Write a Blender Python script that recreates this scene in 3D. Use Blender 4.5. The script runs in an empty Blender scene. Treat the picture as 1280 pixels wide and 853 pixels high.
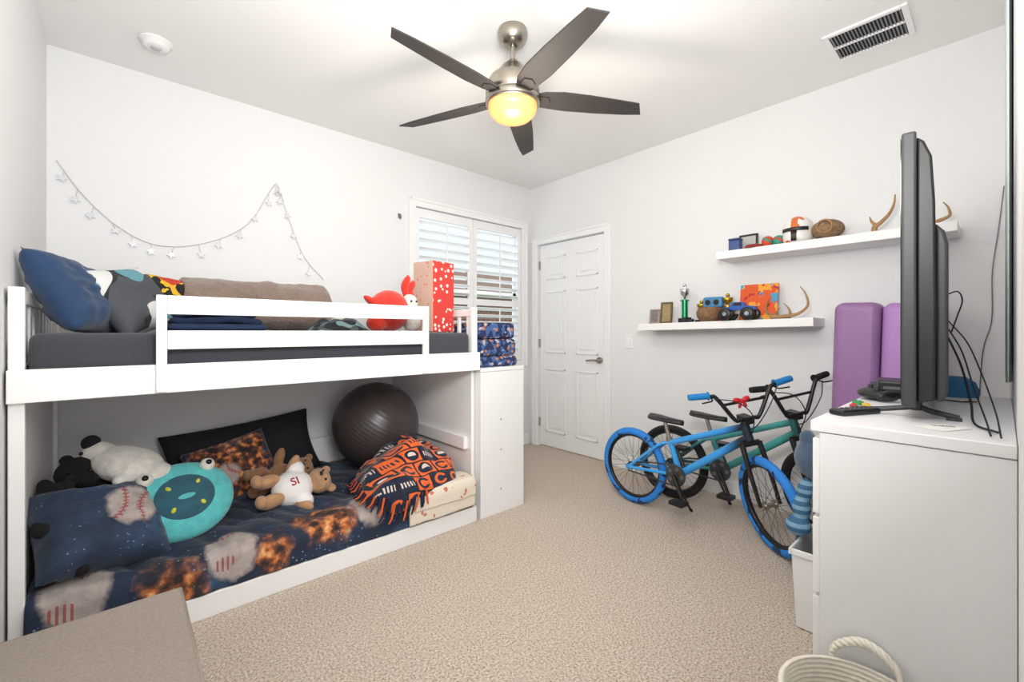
import bpy, math, random
from mathutils import Vector, Matrix, Euler, noise
random.seed(4)
sc = bpy.context.scene
COL = sc.collection
pi = math.pi

# ------------------------------------------------------------------ colour / nodes
def lin(v):
    v = v/255.0
    return v/12.92 if v <= 0.04045 else ((v+0.055)/1.055)**2.4
def C(r, g, b):
    return (lin(r), lin(g), lin(b), 1.0)

class S:
    def __init__(s, name, rough=0.6, metal=0.0, spec=0.5):
        s.mat = bpy.data.materials.new(name); s.mat.use_nodes = True
        s.nt = s.mat.node_tree
        s.b = s.nt.nodes['Principled BSDF']
        s.b.inputs['Roughness'].default_value = rough
        s.b.inputs['Metallic'].default_value = metal
        s.b.inputs['Specular IOR Level'].default_value = spec
        s._pos = None
    def node(s, t): return s.nt.nodes.new(t)
    def put(s, sock, v):
        if hasattr(v, 'is_output'): s.nt.links.new(v, sock)
        else: sock.default_value = v
    def pos(s):
        if s._pos is None: s._pos = s.node('ShaderNodeTexCoord').outputs['Object']
        return s._pos
    def math(s, op, a, b=0.0, c=0.0):
        n = s.node('ShaderNodeMath'); n.operation = op
        s.put(n.inputs[0], a); s.put(n.inputs[1], b); s.put(n.inputs[2], c)
        return n.outputs[0]
    def vm(s, op, a, b=(0, 0, 0)):
        n = s.node('ShaderNodeVectorMath'); n.operation = op
        s.put(n.inputs[0], a); s.put(n.inputs[1], b)
        return n.outputs['Value'] if op in ('DISTANCE', 'LENGTH', 'DOT_PRODUCT') else n.outputs[0]
    def xyz(s, v):
        n = s.node('ShaderNodeSeparateXYZ'); s.put(n.inputs[0], v); return n.outputs
    def comb(s, x, y, z):
        n = s.node('ShaderNodeCombineXYZ'); s.put(n.inputs[0], x); s.put(n.inputs[1], y); s.put(n.inputs[2], z); return n.outputs[0]
    def mix(s, f, a, b):
        n = s.node('ShaderNodeMix'); n.data_type = 'RGBA'
        s.put(n.inputs[0], f); s.put(n.inputs[6], a); s.put(n.inputs[7], b)
        return n.outputs[2]
    def noise(s, scale, detail=2.0, vec=None):
        n = s.node('ShaderNodeTexNoise'); n.inputs['Scale'].default_value = scale
        n.inputs['Detail'].default_value = detail
        s.put(n.inputs['Vector'], vec if vec is not None else s.pos())
        return n.outputs['Fac']
    def vor(s, scale, out='Distance', vec=None):
        n = s.node('ShaderNodeTexVoronoi'); n.inputs['Scale'].default_value = scale
        s.put(n.inputs['Vector'], vec if vec is not None else s.pos())
        return n.outputs[out]
    def ramp(s, f, stops):
        n = s.node('ShaderNodeValToRGB'); s.put(n.inputs[0], f)
        el = n.color_ramp.elements
        while len(el) < len(stops): el.new(0.5)
        for e, (p, c) in zip(el, stops): e.position = p; e.color = c
        return n.outputs[0]
    def col(s, c): s.put(s.b.inputs['Base Color'], c); return s
    def bump(s, h, strength=0.3, dist=0.01):
        n = s.node('ShaderNodeBump'); n.inputs['Strength'].default_value = strength
        n.inputs['Distance'].default_value = dist
        s.put(n.inputs['Height'], h); s.nt.links.new(n.outputs[0], s.b.inputs['Normal']); return s
    def lt(s, a, b): return s.math('LESS_THAN', a, b)
    def gt(s, a, b): return s.math('GREATER_THAN', a, b)
    def mul(s, a, b): return s.math('MULTIPLY', a, b)

def M(name, c, rough=0.6, metal=0.0, var=0.06, vs=6.0, bump=0.0, bs=60.0, bd=0.004, sheen=0.0, spec=0.5):
    s = S(name, rough, metal, spec)
    d = tuple(x*(1-var*2) for x in c[:3])+(1,)
    s.col(s.mix(s.noise(vs, 3), d, tuple(min(1, x*(1+var)) for x in c[:3])+(1,)))
    if bump: s.bump(s.noise(bs, 3), bump, bd)
    if sheen: s.b.inputs['Sheen Weight'].default_value = sheen
    return s.mat

# ------------------------------------------------------------------ mesh builder
class B:
    def __init__(s, m=None): s.v = []; s.f = []; s.mi = []; s.sm = []; s.k = 0; s.M = m or Matrix.Identity(4)
    def add(s, vs, fs, smooth=False):
        o = len(s.v)
        s.v += [s.M @ Vector(p) for p in vs]
        for f in fs:
            s.f.append([i+o for i in f]); s.mi.append(s.k); s.sm.append(smooth)
        return s
    def box(s, x0, x1, y0, y1, z0, z1, m=None):
        vs = [Vector(p) for p in [(x0,y0,z0),(x1,y0,z0),(x1,y1,z0),(x0,y1,z0),(x0,y0,z1),(x1,y0,z1),(x1,y1,z1),(x0,y1,z1)]]
        if m: vs = [m @ p for p in vs]
        return s.add(vs, [(0,3,2,1),(4,5,6,7),(0,1,5,4),(1,2,6,5),(2,3,7,6),(3,0,4,7)])
    def cyl(s, p0, p1, r0, r1=None, n=16, smooth=True):
        r1 = r0 if r1 is None else r1
        p0 = Vector(p0); p1 = Vector(p1); q = (p1-p0).to_track_quat('Z', 'Y')
        a = [p0+q @ Vector((r0*math.cos(2*pi*i/n), r0*math.sin(2*pi*i/n), 0)) for i in range(n)]
        b = [p1+q @ Vector((r1*math.cos(2*pi*i/n), r1*math.sin(2*pi*i/n), 0)) for i in range(n)]
        s.add(a+b, [(i, (i+1) % n, n+(i+1) % n, n+i) for i in range(n)], smooth)
        s.add(a, [tuple(range(n))[::-1]]); s.add(b, [tuple(range(n))])
        return s
    def ball(s, c, r, n=24, m=14, rot=(0, 0, 0)):
        if not hasattr(r, '__len__'): r = (r, r, r)
        R = Euler(rot).to_matrix(); c = Vector(c)
        vs = [c+R @ Vector((0, 0, r[2]))]
        for j in range(1, m):
            t = pi*j/m
            for i in range(n):
                p = 2*pi*i/n
                vs.append(c+R @ Vector((r[0]*math.sin(t)*math.cos(p), r[1]*math.sin(t)*math.sin(p), r[2]*math.cos(t))))
        vs.append(c+R @ Vector((0, 0, -r[2])))
        fs = [(0, 1+i, 1+(i+1) % n) for i in range(n)]
        for j in range(m-2):
            o = 1+j*n
            fs += [(o+i, o+n+i, o+n+(i+1) % n, o+(i+1) % n) for i in range(n)]
        o = 1+(m-2)*n; L = len(vs)-1
        fs += [(o+(i+1) % n, o+i, L) for i in range(n)]
        return s.add(vs, fs, True)
    def tube(s, pts, r, n=8, closed=False):
        pts = [Vector(p) for p in pts]; N = len(pts)
        rs = r if hasattr(r, '__len__') else [r]*N
        vs = []; up = None
        for i, p in enumerate(pts):
            if closed: d = pts[(i+1) % N]-pts[i-1]
            else: d = pts[min(i+1, N-1)]-pts[max(i-1, 0)]
            d = d.normalized() if d.length > 1e-9 else Vector((0, 0, 1))
            if up is None:
                up = Vector((0, 0, 1)) if abs(d.z) < 0.9 else Vector((1, 0, 0))
            up = (up-d*up.dot(d)); up = up.normalized() if up.length > 1e-6 else Vector((0, 1, 0))
            sd = d.cross(up)
            vs += [p+(up*math.cos(2*pi*k/n)+sd*math.sin(2*pi*k/n))*rs[i] for k in range(n)]
        fs = []
        for i in range(N if closed else N-1):
            j = (i+1) % N
            fs += [(i*n+k, i*n+(k+1) % n, j*n+(k+1) % n, j*n+k) for k in range(n)]
        s.add(vs, fs, True)
        if not closed:
            s.add(vs[:n], [tuple(range(n))[::-1]]); s.add(vs[-n:], [tuple(range(n))])
        return s
    def lathe(s, prof, n=32, c=(0, 0, 0), m=None, close=False):
        c = Vector(c); vs = []
        for (r, z) in prof:
            for i in range(n):
                p = Vector((r*math.cos(2*pi*i/n), r*math.sin(2*pi*i/n), z))
                if m: p = m @ p
                vs.append(c+p)
        N = len(prof); fs = []
        for j in range(N if close else N-1):
            k = (j+1) % N
            fs += [(j*n+i, j*n+(i+1) % n, k*n+(i+1) % n, k*n+i) for i in range(n)]
        return s.add(vs, fs, True)
    def slab(s, outl, t0, t1, m=None, smooth=False):
        n = len(outl)
        vs = [Vector((x, y, t0)) for x, y in outl]+[Vector((x, y, t1)) for x, y in outl]
        if m: vs = [m @ p for p in vs]
        return s.add(vs, [tuple(range(n))[::-1], tuple(range(n, 2*n))]+[(i, (i+1) % n, n+(i+1) % n, n+i) for i in range(n)], smooth)
    def grid(s, fn, nu, nv):
        vs = [fn(i/nu, j/nv) for j in range(nv+1) for i in range(nu+1)]
        W = nu+1
        return s.add(vs, [(j*W+i, j*W+i+1, (j+1)*W+i+1, (j+1)*W+i) for j in range(nv) for i in range(nu)], True)
    def obj(s, name, mats, parent=None, loc=(0, 0, 0), rot=(0, 0, 0), bevel=0, seg=2, solid=0, remesh=0, merge=False, sub=0, disp=None):
        me = bpy.data.meshes.new(name)
        me.from_pydata([tuple(p) for p in s.v], [], s.f)
        mats = mats if isinstance(mats, (list, tuple)) else [mats]
        for m in mats: me.materials.append(m)
        for i, p in enumerate(me.polygons): p.material_index = s.mi[i]; p.use_smooth = s.sm[i]
        me.update()
        if merge:
            import bmesh
            bm = bmesh.new(); bm.from_mesh(me); bmesh.ops.remove_doubles(bm, verts=bm.verts, dist=1e-5)
            bmesh.ops.recalc_face_normals(bm, faces=bm.faces); bm.to_mesh(me); bm.free()
        o = bpy.data.objects.new(name, me); COL.objects.link(o)
        o.location = loc; o.rotation_euler = rot
        if parent: o.parent = parent
        if remesh:
            md = o.modifiers.new('r', 'REMESH'); md.mode = 'VOXEL'; md.voxel_size = remesh; md.use_smooth_shade = True
            md = o.modifiers.new('s', 'SMOOTH'); md.factor = 0.5; md.iterations = 4
        if bevel:
            md = o.modifiers.new('b', 'BEVEL'); md.width = bevel; md.segments = seg; md.limit_method = 'ANGLE'; md.angle_limit = math.radians(40)
        if solid:
            md = o.modifiers.new('t', 'SOLIDIFY'); md.thickness = solid; md.offset = -1
        if sub:
            md = o.modifiers.new('ss', 'SUBSURF'); md.levels = sub; md.render_levels = sub
        return o

def tag(o, label, cat, group=None):
    o['label'] = label; o['category'] = cat
    if group: o['group'] = group
    return o
def struct(o, label=None):
    o['kind'] = 'structure'
    if label: o['label'] = label
    return o
def root(name, loc, label, cat, rz=0.0, group=None, rot=None):
    o = bpy.data.objects.new(name, None); o.empty_display_size = 0.05; COL.objects.link(o)
    o.location = loc; o.rotation_euler = rot or (0, 0, rz)
    return tag(o, label, cat, group)
def cat(pts, n=8):
    P = [Vector(p) for p in pts]; P = [P[0]*2-P[1]]+P+[P[-1]*2-P[-2]]; out = []
    for i in range(1, len(P)-2):
        for k in range(n):
            t = k/n; a, b, c, d = P[i-1], P[i], P[i+1], P[i+2]
            out.append(0.5*((2*b)+(-a+c)*t+(2*a-5*b+4*c-d)*t*t+(-a+3*b-3*c+d)*t**3))
    out.append(P[-2]); return out
def nz(x, y, z=0.0): return noise.noise(Vector((x, y, z)))
def text(name, body, size, ext, mat, parent, loc, rot):
    cu = bpy.data.curves.new(name, 'FONT'); cu.body = body; cu.size = size; cu.extrude = ext; cu.align_x = 'CENTER'
    t = bpy.data.objects.new(name+'_tmp', cu); COL.objects.link(t)
    bpy.context.view_layer.update()
    me = bpy.data.meshes.new_from_object(t.evaluated_get(bpy.context.evaluated_depsgraph_get()))
    bpy.data.objects.remove(t); me.materials.clear(); me.materials.append(mat)
    o = bpy.data.objects.new(name, me); COL.objects.link(o); o.parent = parent; o.location = loc; o.rotation_euler = rot
    return o
def aim(up, front):
    Z = Vector(up).normalized(); F = Vector(front); F = (F-Z*F.dot(Z)).normalized(); Y = -F; X = Y.cross(Z)
    return Matrix((X, Y, Z)).transposed().to_euler()

# ------------------------------------------------------------------ materials
def wallmat(name, c, bump=0.10, spec=0.25):
    s = S(name, 0.75, 0, spec)
    s.col(s.mix(s.noise(1.2, 2), tuple(x*0.98 for x in c[:3])+(1,), c))
    if bump: s.bump(s.noise(90, 4), bump, 0.003)
    return s.mat
m_wall = wallmat('wall_paint', C(232, 233, 234))
m_wall2 = wallmat('smooth_wall_paint', C(232, 233, 234), 0, 0.0)
m_ceil = wallmat('ceiling_paint', C(244, 244, 243), 0.08, 0.1)
m_trim = M('trim_paint', C(242, 243, 244), 0.35, var=0.01)
m_door = M('door_paint', C(243, 244, 245), 0.4, var=0.01)
m_white = M('white_lacquer', C(240, 240, 240), 0.4, var=0.012)
m_wht2 = M('white_laminate', C(234, 235, 236), 0.45, var=0.012)
m_black = M('black_plastic', C(24, 24, 26), 0.4)
m_dark = M('dark_grey_plastic', C(52, 55, 58), 0.45)
m_nickel = M('brushed_nickel', C(176, 168, 156), 0.28, 1.0, var=0.05)
m_chrome = M('chrome', C(210, 212, 215), 0.15, 1.0, var=0.02)
s = S('carpet_pile', 0.95, 0, 0.1)
sp = s.noise(120, 4); lg = s.noise(3.0, 3)
c1 = s.ramp(sp, [(0.30, C(158, 141, 126)), (0.48, C(213, 198, 183)), (0.66, C(246, 236, 224))])
s.col(s.mix(s.mul(lg, 0.3), c1, C(204, 186, 170)))
s.bump(s.math('ADD', s.noise(120, 3), s.mul(s.noise(35, 2), 0.6)), 0.8, 0.018); m_carpet = s.mat

# ------------------------------------------------------------------ room shell
XW, XE, YN, YS, H = -0.293, 3.304, 3.404, -0.02, 2.737
T = 0.12
struct(B().box(XW-T, XE+T, -1.5, YN+T, -0.1, 0).obj('floor', m_carpet), 'beige cut-pile carpet floor')
struct(B().box(XW-T, XE+T, -1.5, YN+T, H, H+0.1).obj('ceiling', m_ceil), 'white painted ceiling')
struct(B().box(XW-T, XW, -1.5, YN+T, 0, H).obj('wall_west', m_wall))
wx0, wx1, wz0, wz1 = 1.91, 3.173, 0.90, 2.29
struct(B().box(XW, wx0, YN, YN+T, 0, H).box(wx1, XE, YN, YN+T, 0, H).box(wx0, wx1, YN, YN+T, 0, wz0).box(wx0, wx1, YN, YN+T, wz1, H).obj('wall_north', m_wall))
dy0, dy1, dzt = 2.425, 3.29, 2.115
struct(B().box(XE, XE+T, -1.5, dy0, 0, H).box(XE, XE+T, dy1, YN+T, 0, H).box(XE, XE+T, dy0, dy1, dzt, H).obj('wall_east', m_wall))
struct(B().box(0.93, XE, YS-T, YS, 0, H).obj('wall_south', m_wall2))
struct(B().box(XW-T, XE, -1.5-T, -1.5, 0, H).obj('wall_south_alcove', m_wall2))

# door
b = B(); b.box(0.03, 0.065, dy0+0.004, dy1-0.004, 0.008, dzt-0.004)
dw = dy1-dy0
for (pz0, pz1) in [(0.16, 0.82), (0.98, 1.62), (1.74, 1.98)]:
    for k in (0, 1):
        a0 = dy0+0.10+k*(dw/2-0.03); a1 = a0+dw/2-0.17
        for (u0, u1, v0, v1) in [(a0, a1, pz0, pz0+0.018), (a0, a1, pz1-0.018, pz1), (a0, a0+0.018, pz0, pz1), (a1-0.018, a1, pz0, pz1)]:
            b.box(0.018, 0.031, u0, u1, v0, v1)
        b.box(0.022, 0.031, a0+0.045, a1-0.045, pz0+0.045, pz1-0.045)
door = b.obj('door_1', m_door, loc=(XE, 0, 0), bevel=0.005); struct(door, 'white six-panel interior door')
b = B(); yk = 2.50
b.cyl((0.02, yk, 0.935), (0.006, yk, 0.935), 0.03, n=24); b.cyl((0.008, yk, 0.935), (-0.04, yk, 0.935), 0.010)
b.tube(cat([(-0.04, yk, 0.935), (-0.045, yk+0.03, 0.937), (-0.043, yk+0.11, 0.93)]), 0.009)
b.cyl((0.029, yk, 0.935), (0.018, yk, 0.935), 0.03, n=24)
b.obj('door_handle', m_nickel, parent=door)
for zh in (0.25, 1.08, 1.9):
    B().box(0.012, 0.03, dy1-0.012, dy1-0.002, zh-0.045, zh+0.045).obj('hinge', m_nickel, parent=door)
cw = 0.068
b = B().box(XE-0.02, XE, dy0-cw, dy0, 0, dzt+cw).box(XE-0.02, XE, dy1, dy1+cw, 0, dzt+cw).box(XE-0.02, XE, dy0, dy1, dzt, dzt+cw)
b.box(XE-0.027, XE-0.019, dy0-cw, dy0-cw+0.02, 0, dzt+cw).box(XE-0.027, XE-0.019, dy1+cw-0.02, dy1+cw, 0, dzt+cw).box(XE-0.027, XE-0.019, dy0-cw+0.02, dy1+cw-0.02, dzt+cw-0.02, dzt+cw)
struct(b.obj('trim_1', m_trim, bevel=0.004), 'white door casing')
for nm, bx in [('baseboard_east', (XE-0.014, XE, 0.0, dy0-cw)), ('baseboard_north', (2.11, XE-0.03, YN-0.014, YN)), ('baseboard_south', (2.42, XE-0.02, YS, YS+0.012)), ('baseboard_west', (XW, XW+0.014, -1.4, 2.15))]:
    struct(B().box(bx[0], bx[1], bx[2], bx[3], 0, 0.115).obj(nm, m_trim, bevel=0.005))

# window : casing + shutters
b = B(); cx0, cx1, cz0, cz1 = 1.85, 3.233, 0.84, 2.35
b.box(cx0, wx0, YN-0.022, YN, cz0, cz1).box(wx1, cx1, YN-0.022, YN, cz0, cz1).box(wx0, wx1, YN-0.022, YN, wz1, cz1).box(wx0, wx1, YN-0.022, YN, cz0, wz0)
b.box(cx0-0.01, cx0+0.012, YN-0.03, YN, cz0-0.01, cz1+0.01).box(cx1-0.012, cx1+0.01, YN-0.03, YN, cz0-0.01, cz1+0.01).box(cx0, cx1, YN-0.03, YN, cz1-0.012, cz1+0.01)
struct(b.obj('trim_2', m_trim, bevel=0.003), 'white window casing')
xm = (wx0+wx1)/2
win = root('window_1', ((wx0+wx1)/2, YN, wz0), 'window with white plantation shutters', 'window'); del win['category']; win['kind'] = 'structure'
def shutter(x0, x1):
    b = B(); st = 0.045
    y0, y1 = YN+0.008, YN+0.034
    b.box(x0, x0+st, y0, y1, wz0+0.005, wz1-0.005).box(x1-st, x1, y0, y1, wz0+0.005, wz1-0.005)
    b.box(x0+st, x1-st, y0, y1, wz0+0.005, wz0+0.085).box(x0+st, x1-st, y0, y1, wz1-0.085, wz1-0.005)
    zmid = 1.49
    b.box(x0+st, x1-st, y0, y1, zmid-0.03, zmid+0.03)
    for (a, c) in [(wz0+0.085, zmid-0.03), (zmid+0.03, wz1-0.085)]:
        n = round((c-a)/0.073); p = (c-a)/n
        for i in range(n):
            z = a+p*(i+0.5)
            m = Matrix.Translation((0, YN+0.03, z)) @ Matrix.Rotation(math.radians(-14), 4, 'X')
            b.box(x0+st, x1-st, -0.040, 0.040, -0.005, 0.005, m)
        b.box((x0+x1)/2-0.006, (x0+x1)/2+0.006, YN-0.024, YN-0.014, a+0.03, c-0.03)
    o = b.obj('shutter', m_trim, bevel=0.002); return o
for a, c in [(wx0+0.002, xm-0.002), (xm+0.002, wx1-0.002)]:
    o = shutter(a, c); o.parent = win; o.matrix_parent_inverse = Matrix.Translation(-win.location)
b = B().box(wx0, wx1, YN+0.09, YN+0.105, wz0, wz0+0.05).box(wx0, wx1, YN+0.09, YN+0.105, wz1-0.05, wz1).box(wx0, wx0+0.04, YN+0.09, YN+0.105, wz0, wz1).box(wx1-0.04, wx1, YN+0.09, YN+0.105, wz0, wz1).box(wx0, wx1, YN+0.09, YN+0.105, 1.57, 1.61)
o = b.obj('sash', m_trim); o.parent = win; o.matrix_parent_inverse = Matrix.Translation(-win.location)

# neighbour house outside
s = S('brick_wall', 0.9)
n = s.node('ShaderNodeTexBrick'); n.inputs['Scale'].default_value = 3.0
n.inputs['Color1'].default_value = C(172, 122, 98); n.inputs['Color2'].default_value = C(140, 98, 80); n.inputs['Mortar'].default_value = C(200, 190, 178)
v = s.xyz(s.pos()); s.put(n.inputs['Vector'], s.comb(v[0], v[2], 0.0)); s.col(n.outputs['Color']); m_brick = s.mat
m_roof = M('roof_tiles', C(178, 146, 126), 0.9, var=0.3, vs=12)
hs = root('house', (8, 10, 0), 'neighbouring brick house with tiled roof outside the window', 'house')
B().box(-9, 6, 0, 4, 0, 2.3).obj('brick_facade', m_brick, parent=hs)
B().add([(-9.4, -0.5, 2.25), (6.4, -0.5, 2.25), (6.4, 4.5, 2.25), (-9.4, 4.5, 2.25), (-8, 2, 3.3), (5, 2, 3.3)], [(0, 1, 5, 4), (1, 2, 5), (2, 3, 4, 5), (3, 0, 4), (0, 3, 2, 1)]).obj('roof', m_roof, parent=hs)
o = B().box(-12, 25, YN+0.2, 30, -0.3, -0.1).obj('lawn', M('grass', C(90, 115, 70), 0.95, var=0.2)); tag(o, 'green lawn outside the house', 'lawn'); o['kind'] = 'stuff'

# ------------------------------------------------------------------ ceiling vent, smoke detector, switch
r = root('ceiling_vent', (2.885, 0.467, H), 'white rectangular ceiling air vent with dark louvres', 'air vent')
b = B().box(-0.155, 0.155, -0.168, -0.143, -0.012, 0).box(-0.155, 0.155, 0.143, 0.168, -0.012, 0).box(-0.155, -0.13, -0.143, 0.143, -0.012, 0).box(0.13, 0.155, -0.143, 0.143, -0.012, 0)
b.box(-0.007, 0.007, -0.143, 0.143, -0.012, 0)
b.obj('frame', m_trim, parent=r, bevel=0.003)
B().box(-0.13, 0.13, -0.143, 0.143, -0.002, -0.0005).obj('duct_opening', M('duct_dark', C(40, 40, 42), 0.9), parent=r)
b = B()
for i in range(20):
    y = -0.136+i*0.0143
    b.box(-0.13, 0.13, -0.006, 0.006, -0.001, 0.001, Matrix.Translation((0, y, -0.007)) @ Matrix.Rotation(math.radians(50), 4, 'X'))
b.obj('louvres', M('louvre_grey', C(150, 150, 150), 0.5), parent=r)
r = root('smoke_detector', (0.142, 2.989, H), 'round white smoke detector on the ceiling', 'smoke detector')
B().lathe([(0, -0.036), (0.045, -0.036), (0.056, -0.03), (0.06, -0.012), (0.072, -0.01), (0.074, 0), (0, 0)], 40).obj('housing', m_white, parent=r)
B().lathe([(0, -0.041), (0.02, -0.041), (0.024, -0.036), (0.0, -0.034)], 24).obj('test_button', M('button_grey', C(200, 200, 200)), parent=r)
r = root('light_switch', (XE, 2.167, 1.115), 'white rocker light switch plate on the wall', 'light switch')
B().box(-0.007, 0, -0.037, 0.037, -0.06, 0.06).obj('plate', m_white, parent=r, bevel=0.003)
B().box(-0.011, -0.006, -0.016, 0.016, -0.033, 0.033).obj('rocker', m_trim, parent=r, bevel=0.002)

# ------------------------------------------------------------------ ceiling fan
fan = root('ceiling_fan', (1.495, 1.67, H), 'brushed nickel ceiling fan with five dark blades and lit bowl lamp', 'ceiling fan')
B().lathe([(0, 0), (0.074, 0), (0.077, -0.012), (0.075, -0.035), (0.064, -0.06), (0.045, -0.075), (0.02, -0.08), (0, -0.08)], 40).obj('canopy', m_nickel, parent=fan)
B().cyl((0, 0, -0.075), (0, 0, -0.20), 0.013).lathe([(0.013, -0.155), (0.028, -0.16), (0.030, -0.182), (0.013, -0.188)], 24).obj('downrod', m_nickel, parent=fan)
FZ = -0.012
B().lathe([(r_, z_+FZ) for r_, z_ in [(0, -0.17), (0.055, -0.173), (0.068, -0.19), (0.09, -0.215), (0.118, -0.24), (0.134, -0.27), (0.138, -0.30), (0.138, -0.318), (0.130, -0.324), (0.130, -0.333), (0.140, -0.338), (0.140, -0.362), (0.132, -0.372), (0.124, -0.372), (0.12, -0.36), (0, -0.36)]], 48).obj('motor_housing', m_nickel, parent=fan)
s = S('lit_glass', 0.35)
s.b.inputs['Base Color'].default_value = C(120, 80, 40)
lw = s.node('ShaderNodeLayerWeight'); lw.inputs[0].default_value = 0.4
s.put(s.b.inputs['Emission Color'], s.ramp(lw.outputs['Facing'], [(0.0, (1.0, 0.70, 0.30, 1)), (0.4, (1.0, 0.50, 0.16, 1)), (1.0, (0.50, 0.18, 0.05, 1))]))
s.b.inputs['Emission Strength'].default_value = 1.5
B().lathe([(r_, z_+FZ) for r_, z_ in [(0.124, -0.366), (0.125, -0.385), (0.117, -0.41), (0.092, -0.434), (0.05, -0.450), (0.0, -0.455)]], 48).obj('glass_bowl', s.mat, parent=fan)
m_blade = M('blade_charcoal', C(62, 58, 57), 0.55, 0.0, var=0.12, vs=4, spec=0.3)
out = [(0.09, -0.035), (0.16, -0.062), (0.26, -0.074), (0.40, -0.070), (0.55, -0.060), (0.67, -0.05), (0.712, 0.028), (0.62, 0.040), (0.45, 0.050), (0.28, 0.054), (0.16, 0.045), (0.09, 0.03)]
for k in range(5):
    m = Matrix.Rotation(math.radians(40.5+72*k), 4, 'Z') @ Matrix.Translation((0, 0, -0.345)) @ Matrix.Rotation(math.radians(-13), 4, 'X')
    B(m).slab(out, -0.004, 0.004).obj('blade', m_blade, parent=fan, bevel=0.003)
    B(m).slab([(0.10, -0.03), (0.18, -0.035), (0.2, 0), (0.18, 0.03), (0.10, 0.025)], -0.01, -0.005).obj('blade_bracket', m_blade, parent=fan, bevel=0.002)

# ------------------------------------------------------------------ bunk bed
YB = 2.22
bed = root('bunk_bed', (0.70, 2.8, 0), 'white wooden low bunk bed with guard rail against the wall', 'bunk bed')
bi = Matrix.Translation(-bed.location)
def bp(b, name, mat=m_white, **k):
    o = b.obj(name, mat, parent=bed, **k); o.matrix_parent_inverse = bi; return o
bp(B().box(-0.285, 1.71, YB, YB+0.028, 0.956, 1.07), 'side_rail', bevel=0.003)
bp(B().box(-0.285, 1.71, YN-0.03, YN-0.004, 0.956, 1.10), 'side_rail', bevel=0.003)
bp(B().box(-0.25, 1.675, YB+0.03, YN-0.032, 0.97, 0.99), 'slat_base', bevel=0.002)
for x0 in (0.105, 1.29):
    bp(B().box(x0, x0+0.034, YB-0.022, YB-0.001, 0.962, 1.345), 'guard_post', bevel=0.003)
bp(B().box(0.140, 1.289, YB-0.018, YB-0.002, 1.27, 1.345), 'guard_rail', bevel=0.003)
bp(B().box(0.140, 1.289, YB-0.018, YB-0.002, 1.13, 1.205), 'guard_rail', bevel=0.003)
b = B().box(-0.285, -0.255, YB+0.03, YN-0.035, 1.30, 1.35).box(-0.285, -0.255, YB+0.03, YN-0.035, 1.0, 1.08)
for i in range(9):
    y = YB+0.10+i*0.118; b.box(-0.277, -0.263, y, y+0.045, 1.08, 1.30)
bp(b, 'headboard', bevel=0.003)
b = B().box(1.682, 1.708, YB+0.05, YN-0.035, 1.30, 1.345).box(1.682, 1.708, YB+0.05, YN-0.035, 0.99, 1.07)
for i in range(10):
    y = YB+0.09+i*0.105; b.box(1.688, 1.702, y, y+0.03, 1.07, 1.30)
bp(b, 'footboard', bevel=0.003)
bp(B().box(1.67, 1.71, YB+0.029, YB+0.06, 0.965, 1.355), 'post', bevel=0.004)
bp(B().box(-0.285, -0.245, YB+0.029, YB+0.06, 0.0, 1.355), 'post', bevel=0.004)
bp(B().box(-0.285, -0.245, YN-0.075, YN-0.04, 0.0, 1.30), 'post', bevel=0.004)
bp(B().box(-0.285, -0.262, YB+0.061, YN-0.08, 0.0, 0.95), 'end_panel', bevel=0.002)
bp(B().box(1.685, 1.708, YB+0.061, YN-0.035, 0.0, 0.95), 'end_panel', bevel=0.002)
bp(B().box(1.655, 1.684, YB+0.10, YN-0.035, 0.44, 0.52), 'end_rail', bevel=0.003)
bp(B().box(-0.244, 1.684, YB, YB+0.026, 0.0, 0.10), 'base_board', bevel=0.004)
bp(B().box(-0.24, 1.68, YN-0.06, YN-0.035, 0.10, 0.42), 'back_rail', bevel=0.004)

r = root('storage_cabinet', (1.905, 2.8, 0), 'white storage cabinet standing at the foot of the bunk bed', 'cabinet')
b = B().box(-0.188, 0.188, -0.577, 0.58, 0, 0.94); b.obj('body', m_white, parent=r, bevel=0.003)
B().box(-0.19, 0.19, -0.58, 0.58, 0.941, 0.965).obj('top_panel', m_white, parent=r, bevel=0.003)
m_cap = M('cap_grey', C(190, 190, 190))
for zz in (0.42, 0.62, 0.16):
    B().cyl((-0.02, -0.576, zz), (-0.02, -0.581, zz), 0.007, n=12).obj('screw_cap', m_cap, parent=r)

m_sheet = M('charcoal_sheet', C(58, 60, 68), 0.85, var=0.12, vs=5, bump=0.5, bs=9, bd=0.02, sheen=0.2)
b = B().box(-0.24, 1.665, 2.262, 3.3, 0.992, 1.195)
o = b.obj('mattress', m_sheet, bevel=0.03, seg=4); tag(o, 'mattress in charcoal fitted sheet on the top bunk', 'mattress')
o = B().box(-0.24, 1.65, 2.262, YN-0.065, 0.03, 0.225).obj('mattress', m_sheet, bevel=0.03, seg=4); tag(o, 'dark mattress on the lower bunk', 'mattress')

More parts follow.
